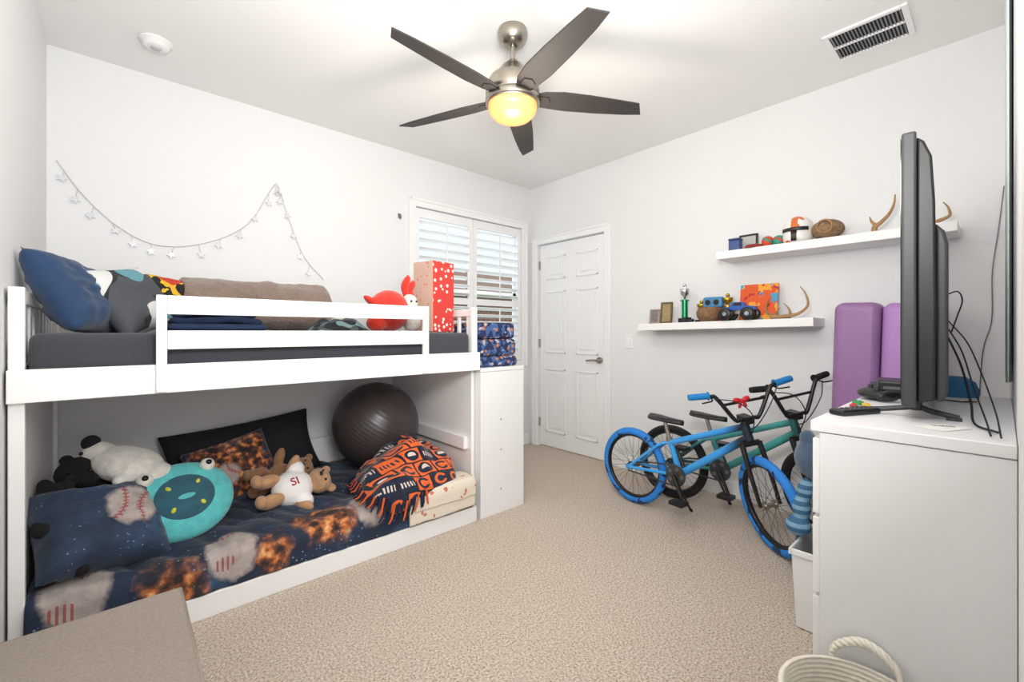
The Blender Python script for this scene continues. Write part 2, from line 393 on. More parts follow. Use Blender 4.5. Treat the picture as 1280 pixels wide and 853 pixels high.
def sport_mat(name, balls, r, flames, base=C(22, 42, 70), scale=1.0, fs=1.0):
    s = S(name, 0.8); s.b.inputs['Sheen Weight'].default_value = 0.15
    p = s.pos(); nn = s.noise(7/scale, 4); n2 = s.noise(18/scale, 5)
    col = s.ramp(s.noise(5/scale, 4), [(0.38, tuple(x*0.55 for x in base[:3])+(1,)), (0.6, base), (0.78, C(56, 92, 130))])
    for (c, rad) in flames:
        d = s.math('ADD', s.math('DIVIDE', s.vm('DISTANCE', p, c), rad), s.mul(s.math('SUBTRACT', nn, 0.5), 1.8))
        fl = s.ramp(n2, [(0.40, C(34, 26, 26)), (0.50, C(110, 62, 40)), (0.58, C(196, 114, 58)), (0.70, C(232, 184, 124))])
        col = s.mix(s.mul(fs, s.math('SUBTRACT', 1.0, s.math('MINIMUM', s.math('MAXIMUM', s.mul(s.math('SUBTRACT', d, 0.65), 2.2), 0.0), 1.0))), col, fl)
    sp = s.lt(s.vor(40/scale), 0.16); col = s.mix(s.mul(s.mul(sp, s.gt(nn, 0.52)), 0.45), col, C(150, 185, 215))
    for c, off in balls:
        d = s.vm('DISTANCE', p, c)
        dd = s.math('ADD', d, s.mul(s.math('SUBTRACT', n2, 0.5), 0.05*scale))
        ballc = s.mix(s.math('MULTIPLY', n2, 0.9), C(216, 202, 194), C(96, 88, 92))
        for sg in (1, -1):
            c2 = (c[0]+sg*off[0], c[1]+sg*off[1], c[2]+sg*off[2])
            e = s.math('ABSOLUTE', s.math('SUBTRACT', s.vm('DISTANCE', p, c2), r*1.15))
            tick = s.gt(s.math('SINE', s.mul(s.xyz(p)[0 if abs(off[0]) < abs(off[1]) else 1], 330/scale)), 0.2)
            st = s.math('ADD', s.lt(e, 0.0035*scale), s.mul(s.lt(e, 0.013*scale), tick))
            ballc = s.mix(s.mul(s.math('MINIMUM', st, 1.0), 0.8), ballc, C(156, 48, 42))
        fade = s.math('MINIMUM', s.math('MAXIMUM', s.mul(s.math('SUBTRACT', r, dd), 45.0), 0.0), 0.9)
        col = s.mix(fade, col, ballc)
    s.col(col); s.bump(s.noise(9, 4), 0.7, 0.03); return s.mat
m_duvet = sport_mat('duvet_print', [((0.37, 2.285, 0.215), (0.03, 0.195, 0.0)), ((1.00, 2.31, 0.235), (-0.195, 0.03, 0)), ((-0.12, 2.285, 0.215), (0.03, 0.195, 0))], 0.115,
                    [((0.17, 2.23, 0.17), 0.12), ((0.80, 2.28, 0.23), 0.15), ((0.54, 2.25, 0.18), 0.09)])
def duv(u, v):
    x = -0.245+u*1.90
    if v < 0.72: y = 3.30-(v/0.72)*1.02; z = 0.243+0.018*nz(x*4, y*4, 1)+0.018*nz(x*10, y*8, 4)+0.032*abs(nz(x*7+y*5, y*3, 7))
    else:
        a = (v-0.72)/0.28; ang = min(1, a/0.3)*pi/2
        y = 2.28-0.035*math.sin(ang)-0.006*nz(x*9, a*2, 2); z = 0.243-0.035*(1-math.cos(ang))-max(0, a-0.3)/0.7*0.105
        z += (0.018*nz(x*4, 9.1, 1)+0.018*nz(x*10, 18.2, 4)+0.02*abs(nz(x*7+11.4, 6.8, 7)))*(1-a)**2; y -= 0.014*max(0, a-0.2)*(1+nz(x*14, a, 9))
        y = min(y, 2.262)if a > 0.4 else y
    return (x, y-0.004, z)
o = B().grid(duv, 140, 64).obj('duvet', m_duvet, solid=0.01); tag(o, 'navy duvet with baseball and flame print on the lower bunk', 'duvet')

# ------------------------------------------------------------------ pillows
def pillow(name, w, h, t, mat, loc, rot, label, seed=0, wr=0.014, catg='pillow'):
    b = B(); n = 28
    def f(sgn):
        def g(u, v):
            u = u*2-1; v = v*2-1
            x = w/2*u*(1-0.07*math.cos(v*pi/2)); y = h/2*v*(1-0.07*math.cos(u*pi/2))
            e = ((1-u**4)*(1-v**4)); z = t/2*max(0, e)**0.55
            z += wr*nz(u*2.4+seed, v*2.4, sgn*3)*e+wr*0.7*nz(u*6+seed, v*6, sgn)*e
            return (x, y, sgn*max(0, z))
        return g
    b.grid(f(1), n, n); b.grid(f(-1), n, n)
    o = b.obj(name, mat, loc=loc, rot=rot, merge=True); return tag(o, label, catg)
m_navy = M('navy_cotton', C(32, 62, 100), 0.85, var=0.12, vs=3, bump=0.4, bs=10, bd=0.02, sheen=0.2)
m_blk = M('black_cotton', C(26, 28, 34), 0.9, var=0.15, vs=3, bump=0.3, bs=14, bd=0.01)
R = math.radians
pillow('pillow', 0.50, 0.35, 0.17, m_navy, (-0.125, 2.63, 1.345), (R(62), R(4), R(72)), 'navy blue pillow leaning on the headboard', 1, wr=0.022)
s = S('abstract_print', 0.8); n1 = s.noise(6, 1); n2 = s.noise(9, 0)
cc = s.mix(s.gt(n1, 0.52), C(70, 74, 80), C(34, 36, 40)); cc = s.mix(s.gt(s.noise(5, 0), 0.52), cc, C(212, 212, 212)); cc = s.mix(s.gt(n2, 0.63), cc, C(96, 150, 162)); s.col(cc)
m_abs = s.mat
pillow('pillow', 0.42, 0.34, 0.13, m_abs, (0.045, 2.70, 1.345), (R(58), R(-10), R(58)), 'grey, white and teal printed pillow on the top bunk', 2, wr=0.008)
s = S('yellow_black_print', 0.85); cc = s.mix(s.gt(s.noise(14, 1), 0.5), C(28, 26, 24), C(222, 176, 40)); s.col(s.mix(s.gt(s.noise(11, 0), 0.62), cc, C(190, 60, 40)))
m_yb = s.mat
pillow('pillow', 0.30, 0.24, 0.10, m_yb, (0.165, 2.90, 1.385), (R(62), R(6), R(30)), 'small black and yellow printed cushion on the top bunk', 3)
m_baseball = sport_mat('baseball_pillow_print', [((0.075, 0.015, 0.09), (-0.13, 0.045, 0)), ], 0.10, [((0.15, 0.17, 0.03), 0.07)], base=C(38, 60, 88), scale=0.8)
pillow('pillow', 0.42, 0.38, 0.22, m_baseball, (-0.06, 2.465, 0.40), (R(40), R(8), R(20)), 'plump navy pillow with baseball print in front of the toys', 4, wr=0.024)
m_fire = sport_mat('fire_pillow_print', [((-0.05, -0.04, 0.05), (0.09, 0.05, 0))], 0.07, [((0.0, 0.0, 0.0), 0.26)], scale=0.7)
pillow('pillow', 0.44, 0.38, 0.14, m_fire, (0.50, 3.0, 0.40), (R(52), R(-12), R(6)), 'pillow with orange flame and baseball print', 5)
pillow('pillow', 0.84, 0.42, 0.16, m_blk, (0.60, 3.22, 0.43), (R(62), R(-5), R(2)), 'large black pillow leaning against the back of the lower bunk', 6)
pillow('pillow', 0.38, 0.30, 0.12, m_fire, (0.06, 2.80, 0.40), (R(48), R(6), R(24)), 'orange flame print pillow tucked behind the round plush', 8)

# ------------------------------------------------------------------ plush helper
def fur(name, c, b=0.8): return M(name, c, 0.95, var=0.22, vs=30, bump=b, bs=140, bd=0.006, sheen=0.3)
m_brownfur = fur('brown_plush', C(158, 114, 80)); m_tanfur = fur('tan_plush', C(194, 150, 110))
m_blackfur = M('black_plush', C(20, 20, 22), 0.95, var=0.2, vs=30, bump=0.8, bs=140, bd=0.006); m_whitefur = fur('white_plush', C(232, 228, 220))
m_eye = M('shiny_black', C(10, 10, 10), 0.12)
def body(balls, mat, parent=None, name='body', vox=0.009, loc=(0, 0, 0), rot=(0, 0, 0)):
    b = B()
    for q in balls: b.ball(q[0], q[1], 16, 10, q[2] if len(q) > 2 else (0, 0, 0))
    return b.obj(name, mat, parent=parent, remesh=vox, loc=loc, rot=rot)

r = root('plush_toy', (-0.11, 2.78, 0.26), 'large black furry plush toy in the corner of the bunk', 'plush toy', R(-10))
body([((0, 0, 0.15), (0.12, 0.12, 0.17)), ((-0.02, -0.03, 0.31), (0.085, 0.08, 0.07)), ((0.02, -0.10, 0.29), (0.045, 0.04, 0.035)), ((-0.075, 0.02, 0.36), 0.026), ((0.055, 0.02, 0.36), 0.026), ((-0.10, -0.10, 0.19), (0.045, 0.12, 0.045)), ((0.11, -0.10, 0.19), (0.045, 0.12, 0.045)), ((-0.08, -0.15, 0.04), (0.05, 0.10, 0.05)), ((0.08, -0.15, 0.04), (0.05, 0.10, 0.05))], m_blackfur, r)
B().ball((-0.04, -0.100, 0.33), 0.008).obj('eye', m_eye, parent=r); B().ball((0.03, -0.100, 0.33), 0.008).obj('eye', m_eye, parent=r)
r = root('plush_toy', (-0.18, 2.46, 0.262), 'black furry plush toy lying beside the baseball pillow', 'plush toy', R(8))
body([((0, 0.05, 0.09), (0.075, 0.15, 0.10)), ((0.0, 0.14, 0.23), (0.075, 0.08, 0.085)), ((-0.03, 0.16, 0.31), 0.025), ((0.05, 0.16, 0.31), 0.025), ((-0.03, -0.02, 0.19), (0.05, 0.09, 0.04)), ((0.05, -0.1, 0.055), (0.04, 0.09, 0.05)), ((-0.03, -0.1, 0.055), (0.04, 0.09, 0.05))], m_blackfur, r)
r = root('plush_toy', (0.015, 2.72, 0.515), 'white fluffy plush toy resting on top of the pillows', 'plush toy', rot=(0, R(14), R(-34)))
body([((0, 0, 0.07), (0.15, 0.11, 0.08)), ((-0.13, 0, 0.09), (0.07, 0.06, 0.06)), ((0.13, -0.02, 0.06), (0.08, 0.07, 0.055)), ((0.05, -0.09, 0.04), (0.04, 0.05, 0.03))], m_whitefur, r)
body([((-0.17, -0.01, 0.14), (0.035, 0.04, 0.035))], m_blackfur, r, 'ear')
B().ball((-0.17, -0.052, 0.10), 0.008).obj('eye', m_eye, parent=r)
# turquoise round plush
m_turq = fur('turquoise_plush', C(92, 196, 198), 0.25); m_tdark = fur('slate_plush', C(44, 92, 108), 0.2); m_lime = fur('yellow_plush', C(205, 205, 60), 0.3)
r = root('plush_toy', (0.245, 2.44, 0.262), 'round turquoise plush cushion with big white eyes on top', 'plush toy', rot=(R(-34), R(-4), R(10)))
B().ball((0, 0, 0.185), (0.208, 0.072, 0.180), 40, 24).obj('body', m_turq, parent=r)
B().ball((0, -0.030, 0.185), (0.135, 0.058, 0.118), 36, 20).obj('belly_patch', m_tdark, parent=r)
B().ball((0, -0.078, 0.178), (0.040, 0.014, 0.016), 20, 12).obj('mouth', m_turq, parent=r)
for sx in (-1, 1):
    B().ball((sx*0.120, -0.035, 0.312), 0.032).obj('eye', m_whitefur, parent=r)
    B().ball((sx*0.122, -0.063, 0.315), 0.013).obj('pupil', m_eye, parent=r)
    B().ball((sx*0.055, -0.074, 0.232), (0.009, 0.007, 0.015), rot=(0, sx*0.6, 0)).obj('spot', m_lime, parent=r)
    B().ball((sx*0.055, -0.074, 0.135), (0.009, 0.007, 0.015), rot=(0, -sx*0.6, 0)).obj('spot', m_lime, parent=r)

# teddy bears
m_jersey = M('white_jersey', C(238, 236, 234), 0.85, var=0.03, bump=0.3, bs=20); m_redt = M('red_print', C(170, 30, 40), 0.8)
def teddy(loc, rot, label, fm, jersey, k=1.0):
    r = root('teddy_bear', loc, label, 'teddy bear', rot=rot); r.scale = (k, k, k)
    body([((0, 0, 0.10), (0.072, 0.060, 0.088)), ((0, -0.01, 0.225), (0.064, 0.058, 0.056)), ((0, -0.06, 0.212), (0.03, 0.026, 0.024)), ((-0.052, 0, 0.275), (0.024, 0.014, 0.024)), ((0.052, 0, 0.275), (0.024, 0.014, 0.024)),
          ((-0.10, -0.03, 0.12), (0.062, 0.028, 0.028), (0, 0.5, 0.5)), ((0.10, -0.03, 0.12), (0.062, 0.028, 0.028), (0, -0.5, -0.5)),
          ((-0.05, -0.04, -0.01), (0.032, 0.038, 0.060), (0.2, 0, 0.2)), ((0.05, -0.04, -0.01), (0.032, 0.038, 0.060), (0.2, 0, -0.2)), ((-0.052, -0.065, -0.055), (0.032, 0.032, 0.026)), ((0.052, -0.065, -0.055), (0.032, 0.032, 0.026))], fm, r, vox=0.007)
    B().ball((-0.024, -0.062, 0.24), 0.0065, 12, 8).obj('eye', m_eye, parent=r); B().ball((0.024, -0.062, 0.24), 0.0065, 12, 8).obj('eye', m_eye, parent=r)
    B().ball((0, -0.088, 0.22), (0.011, 0.007, 0.008), 12, 8).obj('nose', m_eye, parent=r)
    if jersey:
        body([((0, -0.002, 0.100), (0.090, 0.080, 0.096)), ((-0.085, -0.022, 0.13), (0.045, 0.042, 0.042), (0, 0.5, 0.5)), ((0.085, -0.022, 0.13), (0.045, 0.042, 0.042), (0, -0.5, -0.5))], m_jersey, r, 'jersey', vox=0.007)
        text('lettering', 'SI', 0.055, 0.006, m_redt, r, (0.018, -0.077, 0.10), (R(90), R(-96), 0))
    return r
teddy((0.60, 2.62, 0.325), aim((0.95, 0.0, 0.06), (-0.20, -0.70, 0.62)), 'light brown teddy bear in a white jersey with red lettering', m_tanfur, True, 1.12)
teddy((0.60, 2.82, 0.335), aim((0.80, -0.05, 0.16), (-0.2, -0.8, 0.5)), 'brown teddy bear lying behind the jersey bear', m_brownfur, False, 1.0)

# exercise ball
s = S('ball_rubber', 0.36, 0.0, 0.6); s.col(s.mix(s.noise(2, 1), C(52, 46, 46), C(70, 62, 61)))
z = s.xyz(s.pos())[2]; s.bump(s.math('SINE', s.mul(z, 260)), 0.12, 0.003)
r = root('exercise_ball', (1.335, 2.92, 0.555), 'large black rubber exercise ball on the lower bunk', 'exercise ball', rot=(0.5, 0.4, 0))
B().ball((0, 0, 0), 0.29, 64, 40).obj('ball', s.mat, parent=r)
B().cyl((0, 0, 0.287), (0, 0, 0.294), 0.012, n=16).obj('plug', m_black, parent=r)

# fleece blanket heap with emblem patches
s = S('team_fleece', 0.95); s.b.inputs['Sheen Weight'].default_value = 0.2
v = s.xyz(s.pos()); sc_ = 8.5
wob = s.mul(s.math('SUBTRACT', s.noise(4, 1), 0.5), 0.9)
gx = s.math('ADD', s.mul(s.math('ADD', v[0], s.mul(v[1], 0.35)), sc_), wob); gy = s.math('ADD', s.mul(s.math('ADD', v[1], s.mul(v[2], 0.9)), sc_), wob)
row = s.math('FLOOR', gy); gx = s.math('ADD', gx, s.mul(row, 0.37)); colx = s.math('FLOOR', gx)
u = s.math('SUBTRACT', s.math('FRACT', gx), 0.5); w = s.math('SUBTRACT', s.math('FRACT', gy), 0.5)
wn = s.node('ShaderNodeTexWhiteNoise'); wn.noise_dimensions = '2D'; s.put(wn.inputs['Vector'], s.comb(colx, row, 0.0)); rnd = wn.outputs['Value']
d = s.math('SQRT', s.math('ADD', s.mul(u, u), s.mul(w, w)))
sq = s.lt(s.math('MAXIMUM', s.math('ABSOLUTE', u), s.math('ABSOLUTE', w)), 0.45)
NAVY, ORG, WHT = C(24, 34, 58), C(228, 104, 44), C(220, 204, 192)
rg = lambda a, b_: s.mul(s.gt(rnd, a), s.lt(rnd, b_))
isA = rg(-0.1, 0.26); isB = rg(0.26, 0.5); isC = rg(0.5, 0.62); isD = rg(0.62, 0.84); isE = rg(0.84, 1.1)
orgcell = s.math('MINIMUM', s.math('ADD', isB, s.math('ADD', isD, isE)), 1.0)
cc = s.mix(orgcell, NAVY, ORG); cc = s.mix(sq, C(16, 22, 40), cc)
ring = s.mul(s.mul(s.lt(d, 0.35), s.gt(d, 0.20)), s.math('SUBTRACT', 1.0, s.mul(s.gt(u, 0.05), s.lt(s.math('ABSOLUTE', w), 0.11))))
cc = s.mix(s.mul(ring, isA), cc, ORG); cc = s.mix(s.mul(ring, isB), cc, NAVY)
bars = s.mul(s.gt(s.math('SINE', s.mul(u, 38)), 0.1), s.mul(s.lt(s.math('ABSOLUTE', w), 0.16), s.lt(s.math('ABSOLUTE', u), 0.38)))
cc = s.mix(s.mul(bars, isC), cc, WHT)
cc = s.mix(s.mul(isD, s.lt(d, 0.37)), cc, NAVY); cc = s.mix(s.mul(isD, s.mul(s.lt(d, 0.22), s.gt(w, -0.05))), cc, WHT)
cc = s.mix(s.mul(isE, bars), cc, NAVY)
s.col(cc); s.bump(s.noise(45, 3), 0.6, 0.01); m_fleece = s.mat
m_fnavy = M('navy_fleece', C(24, 30, 52), 0.95, bump=0.4, bs=60); m_forange = M('orange_fleece', C(216, 92, 40), 0.95, bump=0.4, bs=60)
FX, FY = 1.365, 2.53
def over(x, y, z, yl=2.212):
    if y < yl:
        dr = yl-y; z -= dr*1.0; y = yl-0.028*math.sin(min(1, dr/0.05)*pi/2)-0.010*nz(x*13, z*5)
    return (x, y, z)
def heap(u, rho):
    a = 2*pi*u; ca, sa = math.cos(a), math.sin(a)
    rx = 0.29 if ca > 0 else 0.33; ry = 0.25 if sa > 0 else 0.33
    k = 1+0.12*nz(ca*2, sa*2, 4)
    if ca < 0 and sa < 0: k += 0.42*abs(2*ca*sa)**2
    rr = rho*k; x = FX+rx*rr*ca; y = FY+ry*rr*sa
    q = max(0, 1-min(1, rho)**3.2)**0.6
    hh = 0.245*(0.82+0.6*nz(x*5, y*5, 11)+0.12*ca)
    z = 0.268+hh*q+0.06*abs(nz(x*8+y*4, y*6, 2))*q+0.030*nz(x*12, y*8, 8)*q+0.014*(1+nz(ca*5, sa*5, 3))*(rho > 0.9)
    return over(min(x, 1.665), y, max(z, 0.268))
r = root('fleece_blanket', (1.36, 2.5, 0.26), 'bunched orange and navy fleece throw with emblem patches and fringe', 'blanket')
ri = Matrix.Translation(-r.location)
o = B().grid(lambda u, v: heap(u, 1-v*0.999), 130, 64).obj('cloth', m_fleece, parent=r, solid=0.01); o.matrix_parent_inverse = ri
b = B(); b2 = B()
for i in range(52):
    u = 0.34+i/51*0.38; p = Vector(heap(u, 0.98)); q1 = Vector(heap(u, 1.06)); q2 = Vector(heap(u, 1.13)); j = Vector((random.uniform(-.012, .012), -0.010, random.uniform(-.004, .010)))
    (b2 if i % 3 == 0 else b).tube([p+Vector((0, -0.004, 0)), q1+j*0.5, q2+j], [0.006, 0.0065, 0.004], 6)
for q, mm in ((b, m_fnavy), (b2, m_forange)):
    o = q.obj('fringe', mm, parent=r); o.matrix_parent_inverse = ri; o['kind'] = 'stuff'
s = S('cream_throw', 0.9); cc = s.mix(s.gt(s.noise(22, 1), 0.66), C(226, 216, 200), C(200, 120, 104)); s.col(cc).bump(s.noise(40, 3), 0.4); m_cream = s.mat
def crm(k):
    def f(u, v):
        x = 1.20+0.03*k+u*(0.455-0.03*k); y = 2.36-v*(0.29-0.05*k)
        z = 0.266+0.018*k+0.006*nz(x*9, y*9, k)
        if y < 2.218: dr = 2.218-y; z -= dr; y = 2.218-0.012*math.sin(min(1, dr/0.04)*pi/2)-0.006*k-0.006*nz(x*12, k)
        return (x, y, z)
    return f
o = B().grid(crm(0), 40, 30).grid(crm(1), 40, 30).obj('blanket', m_cream, solid=0.012); tag(o, 'cream throw with red pattern under the orange fleece', 'blanket')

# ------------------------------------------------------------------ top bunk clutter
m_brownb = M('brown_sherpa', C(140, 122, 112), 0.98, var=0.15, vs=20, bump=0.9, bs=70, bd=0.012, sheen=0.3)
b = B()
def rolled(u, v):
    L = 0.88; x = 0.20+u*L; a = v*2*pi
    e = min(1, min(u, 1-u)*14)**0.5
    rr = (1.0+0.14*nz(x*5, math.cos(a)*2, math.sin(a)*2)+0.06*nz(x*18, a))*e
    return (x, 3.06+0.15*math.cos(a)*rr, 1.355+0.152*math.sin(a)*rr)
b.grid(rolled, 60, 32)
o = b.obj('rolled_blanket', m_brownb, merge=True); tag(o, 'rolled grey-brown sherpa blanket along the wall on top bunk', 'blanket')
m_navyb = M('navy_blanket', C(34, 52, 84), 0.95, var=0.2, vs=12, bump=0.6, bs=40, bd=0.01)
def fold_layer(k):
    def f(u, v):
        a = v*2*pi; x = 0.15+0.012*k+u*(0.38-0.03*k); t = 0.018
        cy = 2.47+0.003*k; ww = 0.13-0.008*k
        ysup = math.copysign(abs(math.cos(a))**0.25, math.cos(a)); zs = math.copysign(abs(math.sin(a))**0.7, math.sin(a))
        e = min(1, min(u, 1-u)*20)**0.4
        return (x, cy+ww*ysup*(0.9+0.1*e)+0.012*nz(x*8, k), 1.220+k*0.030+t*zs*e+0.016*nz(x*9, ysup*2, k*3)*(k > 0))
    return f
b = B()
for k in range(3): b.grid(fold_layer(k), 30, 32)
o = b.obj('folded_blanket', m_navyb, merge=True); tag(o, 'folded navy blanket behind the guard rail', 'blanket')
s = S('camo_cloth', 0.9); cc = s.mix(s.gt(s.noise(16, 1), 0.5), C(78, 88, 92), C(34, 40, 46)); s.col(s.mix(s.gt(s.noise(13, 0), 0.6), cc, C(126, 160, 162))); s.bump(s.noise(20, 2), 0.5); m_camo = s.mat
def pile(u, v, X=0.80, Y=2.45, W=0.30, D=0.3, Hh=0.085):
    x = X+u*W; y = Y+v*D; e = max(0, 1-abs(2*u-1)**3)*max(0, 1-abs(2*v-1)**3)
    return (x, y, 1.199+Hh*e*(0.8+0.6*nz(x*11, y*11, 3))+0.004)
o = B().grid(pile, 40, 36).obj('clothes', m_camo, solid=0.004); tag(o, 'crumpled grey and teal clothing on the top bunk', 'clothing')
o = B().grid(lambda u, v: pile(u, v, 0.98, 2.78, 0.24, 0.25, 0.12), 30, 30).obj('clothes', M('pale_cloth', C(206, 206, 200), 0.9, bump=0.5, bs=18), solid=0.004); tag(o, 'crumpled pale cloth on the top bunk', 'clothing')
m_redpl = fur('red_plush', C(214, 50, 36), 0.5)
r = root('plush_toy', (1.20, 2.45, 1.20), 'round red plush toy with white face and long upright ears', 'plush toy', R(0))
body([((0, 0, 0.125), (0.125, 0.11, 0.125)), ((-0.09, -0.03, 0.05), (0.06, 0.06, 0.05)), ((-0.115, 0.0, 0.18), (0.05, 0.03, 0.02), (0, 0.6, 0))], m_redpl, r)
body([((0.125, -0.02, 0.17), (0.052, 0.055, 0.062)), ((0.14, -0.02, 0.06), (0.055, 0.06, 0.06))], m_whitefur, r, 'face')
B().ball((0.11, -0.072, 0.185), 0.007, 12, 8).obj('eye', m_eye, parent=r); B().ball((0.145, -0.070, 0.185), 0.007, 12, 8).obj('eye', m_eye, parent=r)
for dx, ln in ((0.115, 0.13), (0.15, 0.10)):
    B().tube(cat([(dx, 0.0, 0.21), (dx-0.012, 0, 0.21+ln*0.5), (dx+0.008, 0.0, 0.21+ln*0.9), (dx+0.01, 0, 0.22+ln)]), [0.015+0.009*math.sin(i/24*pi)-0.012*(i/24)**3 for i in range(25)], 10).obj('ear', m_redpl, parent=r)
def dotpaper(name, base, dot, thr):
    s = S(name, 0.4); s.col(s.mix(s.lt(s.vor(28), thr), base, dot)); return s.mat
m_gift = dotpaper('red_dotted_paper', C(204, 58, 52), C(240, 222, 214), 0.30); m_gift2 = dotpaper('pale_dotted_paper', C(208, 172, 154), C(206, 120, 104), 0.2)
r = root('gift_box', (1.555, 2.52, 1.2), 'tall red and cream dotted gift box standing by the footboard', 'gift box', R(12))
B().box(-0.0945, 0.095, -0.090, 0.090, 0, 0.455).obj('body', m_gift, parent=r, bevel=0.003)
B().box(-0.0975, -0.0953, -0.089, 0.089, 0.004, 0.453).obj('side_panel', m_gift2, parent=r)
s = S('blue_patterned_fleece', 0.95); cc = s.mix(s.gt(s.noise(26, 1), 0.52), C(34, 48, 88), C(66, 96, 146)); cc = s.mix(s.lt(s.vor(20), 0.26), cc, C(186, 120, 84)); cc = s.mix(s.gt(s.noise(34, 0), 0.70), cc, C(170, 168, 178)); s.col(cc); s.bump(s.noise(60, 2), 0.5); m_bpf = s.mat
for i, (z0, z1) in enumerate([(0.966, 1.035), (1.037, 1.15), (1.152, 1.262)]):
    b = B().box(1.745+0.006*i, 2.075-0.004*i, 2.26+0.01*i, 2.60, z0, z1)
    o = b.obj('folded_blanket', m_bpf, bevel=0.025, seg=4); tag(o, 'folded blue patterned fleece blanket stacked on the white cabinet', 'blanket', 'folded fleece blankets on the cabinet')

# ------------------------------------------------------------------ string lights
m_wire = M('clear_wire', C(200, 202, 202), 0.4)
pts = [(-0.256, 2.124), (-0.149, 1.953), (0, 1.799), (0.18, 1.721), (0.42, 1.773), (0.643, 1.927), (0.79, 2.20), (0.83, 2.22), (0.891, 2.025), (0.998, 1.753), (1.14, 1.589)]
r = root('string_light', (0.7, YN-0.008, 1.9), 'clear string lights with small star bulbs draped on the wall', 'string lights')
pp = cat([(x-0.7, 0, z-1.9) for x, z in pts], 10)
B().tube(pp, 0.0024, 6).obj('wire', m_wire, parent=r)
m_star = M('frosted_star', C(222, 225, 228), 0.2)
sb = B().slab([(0.024*(1 if i % 2 == 0 else 0.45)*math.cos(i*pi/5), 0.024*(1 if i % 2 == 0 else 0.45)*math.sin(i*pi/5)) for i in range(10)], -0.004, 0.004, Matrix.Rotation(pi/2, 4, 'X'))
first = None
for i in range(3, len(pp)-3, 5):
    p = pp[i]+Vector((random.uniform(-.015, .015), -0.006, -0.04-0.03*random.random()))
    if first is None: first = sb.obj('bulb', m_star, parent=r, loc=p); o = first
    else: o = first.copy(); COL.objects.link(o); o.location = p
    o.parent = r; o.rotation_euler = (0, random.random()*2, 0)
    B().tube([pp[i], p], 0.0015, 4).obj('drop_wire', m_wire, parent=r)
r = root('wall_hook', (1.76, YN, 2.18), 'small dark wall hook beside the window', 'hook')
B().box(-0.012, 0.012, -0.006, 0, -0.02, 0.02).tube(cat([(0, -0.004, 0.01), (0, -0.03, 0.0), (0, -0.035, -0.02), (0.0, -0.02, -0.03)]), 0.004).obj('hook', M('hook_grey', C(120, 122, 124), 0.4), parent=r)

# ------------------------------------------------------------------ ottoman
s = S('grey_linen', 0.95, 0, 0.2); s.col(s.mix(s.noise(150, 3), C(138, 128, 120), C(178, 167, 158)))
s.bump(s.noise(220, 3), 0.5, 0.003); m_linen = s.mat
r = root('ottoman', (-0.06, 1.40, 0), 'grey linen upholstered storage ottoman bench', 'ottoman')
B().box(-0.19, 0.19, -0.28, 0.28, 0.03, 0.31).obj('base', m_linen, parent=r, bevel=0.02, seg=3)
B().box(-0.205, 0.208, -0.295, 0.312, 0.315, 0.408).obj('lid', m_linen, parent=r, bevel=0.022, seg=5)
b = B().tube([(x, y, 0.40) for x, y in [(-0.196, -0.288), (0.200, -0.288), (0.200, 0.304), (-0.196, 0.304)]], 0.006, 6, True); b.obj('piping', m_linen, parent=r)
for sx in (-0.16, 0.16):
    for sy in (-0.25, 0.25): B().cyl((sx, sy, 0), (sx, sy, 0.03), 0.018, 0.022).obj('leg', m_black, parent=r)

# ------------------------------------------------------------------ shelves
zt = lambda y: 1.262+(1.928-y)*0.02
def shelf(y0, y1, z, tilt, lab):
    yc = (y0+y1)/2; L = (y1-y0)/2
    o = B().box(-0.125, 0.125, -L, L, -0.052, 0).obj('wall_shelf', m_white, loc=(XE-0.127, yc, z), rot=(tilt, 0, 0), bevel=0.003)
    return tag(o, lab, 'shelf')
shelf(0.75, 1.928, 1.273, -0.02, 'lower white floating shelf holding trophies and antlers')
shelf(0.151, 1.316, 1.747, 0.0, 'upper white floating shelf holding helmet and antler')
XS = 3.17
def frame(y, z, w, h, label, m1, pic, rz=0.0, x=XS):
    r = root('picture_frame', (x, y, z), label, 'picture frame', rot=(0, R(6), rz))
    b = B().box(-0.008, 0.008, -w/2, -w/2+0.012, 0, h).box(-0.008, 0.008, w/2-0.012, w/2, 0, h).box(-0.008, 0.008, -w/2+0.012, w/2-0.012, 0, 0.012).box(-0.008, 0.008, -w/2+0.012, w/2-0.012, h-0.012, h)
    b.obj('frame', m1, parent=r, bevel=0.001)
    B().box(-0.002, 0.004, -w/2+0.011, w/2-0.011, 0.011, h-0.011).obj('picture', pic, parent=r)
    B().add([(0.008, -0.01, h*0.7), (0.008, 0.01, h*0.7), (0.05, 0.01, 0.004), (0.05, -0.01, 0.004)], [(0, 1, 2, 3)]).obj('stand', m_black, parent=r, solid=0.002)
    return r
m_pic1 = M('photo_print', C(140, 130, 125), 0.4, var=0.35, vs=40); m_pic2 = M('photo_warm', C(170, 150, 110), 0.4, var=0.35, vs=50)
m_gold = M('gold_plastic', C(200, 160, 60), 0.3, 0.8)
frame(1.851, zt(1.851)+0.001, 0.085, 0.115, 'small silver framed photo on the lower shelf', m_nickel, m_pic1)
frame(1.752, zt(1.752)+0.001, 0.095, 0.165, 'tall bronze framed photo on the lower shelf', M('bronze', C(110, 92, 60), 0.4, 0.6), m_pic2)
m_green = M('green_foil', C(24, 140, 92), 0.25, 0.5)
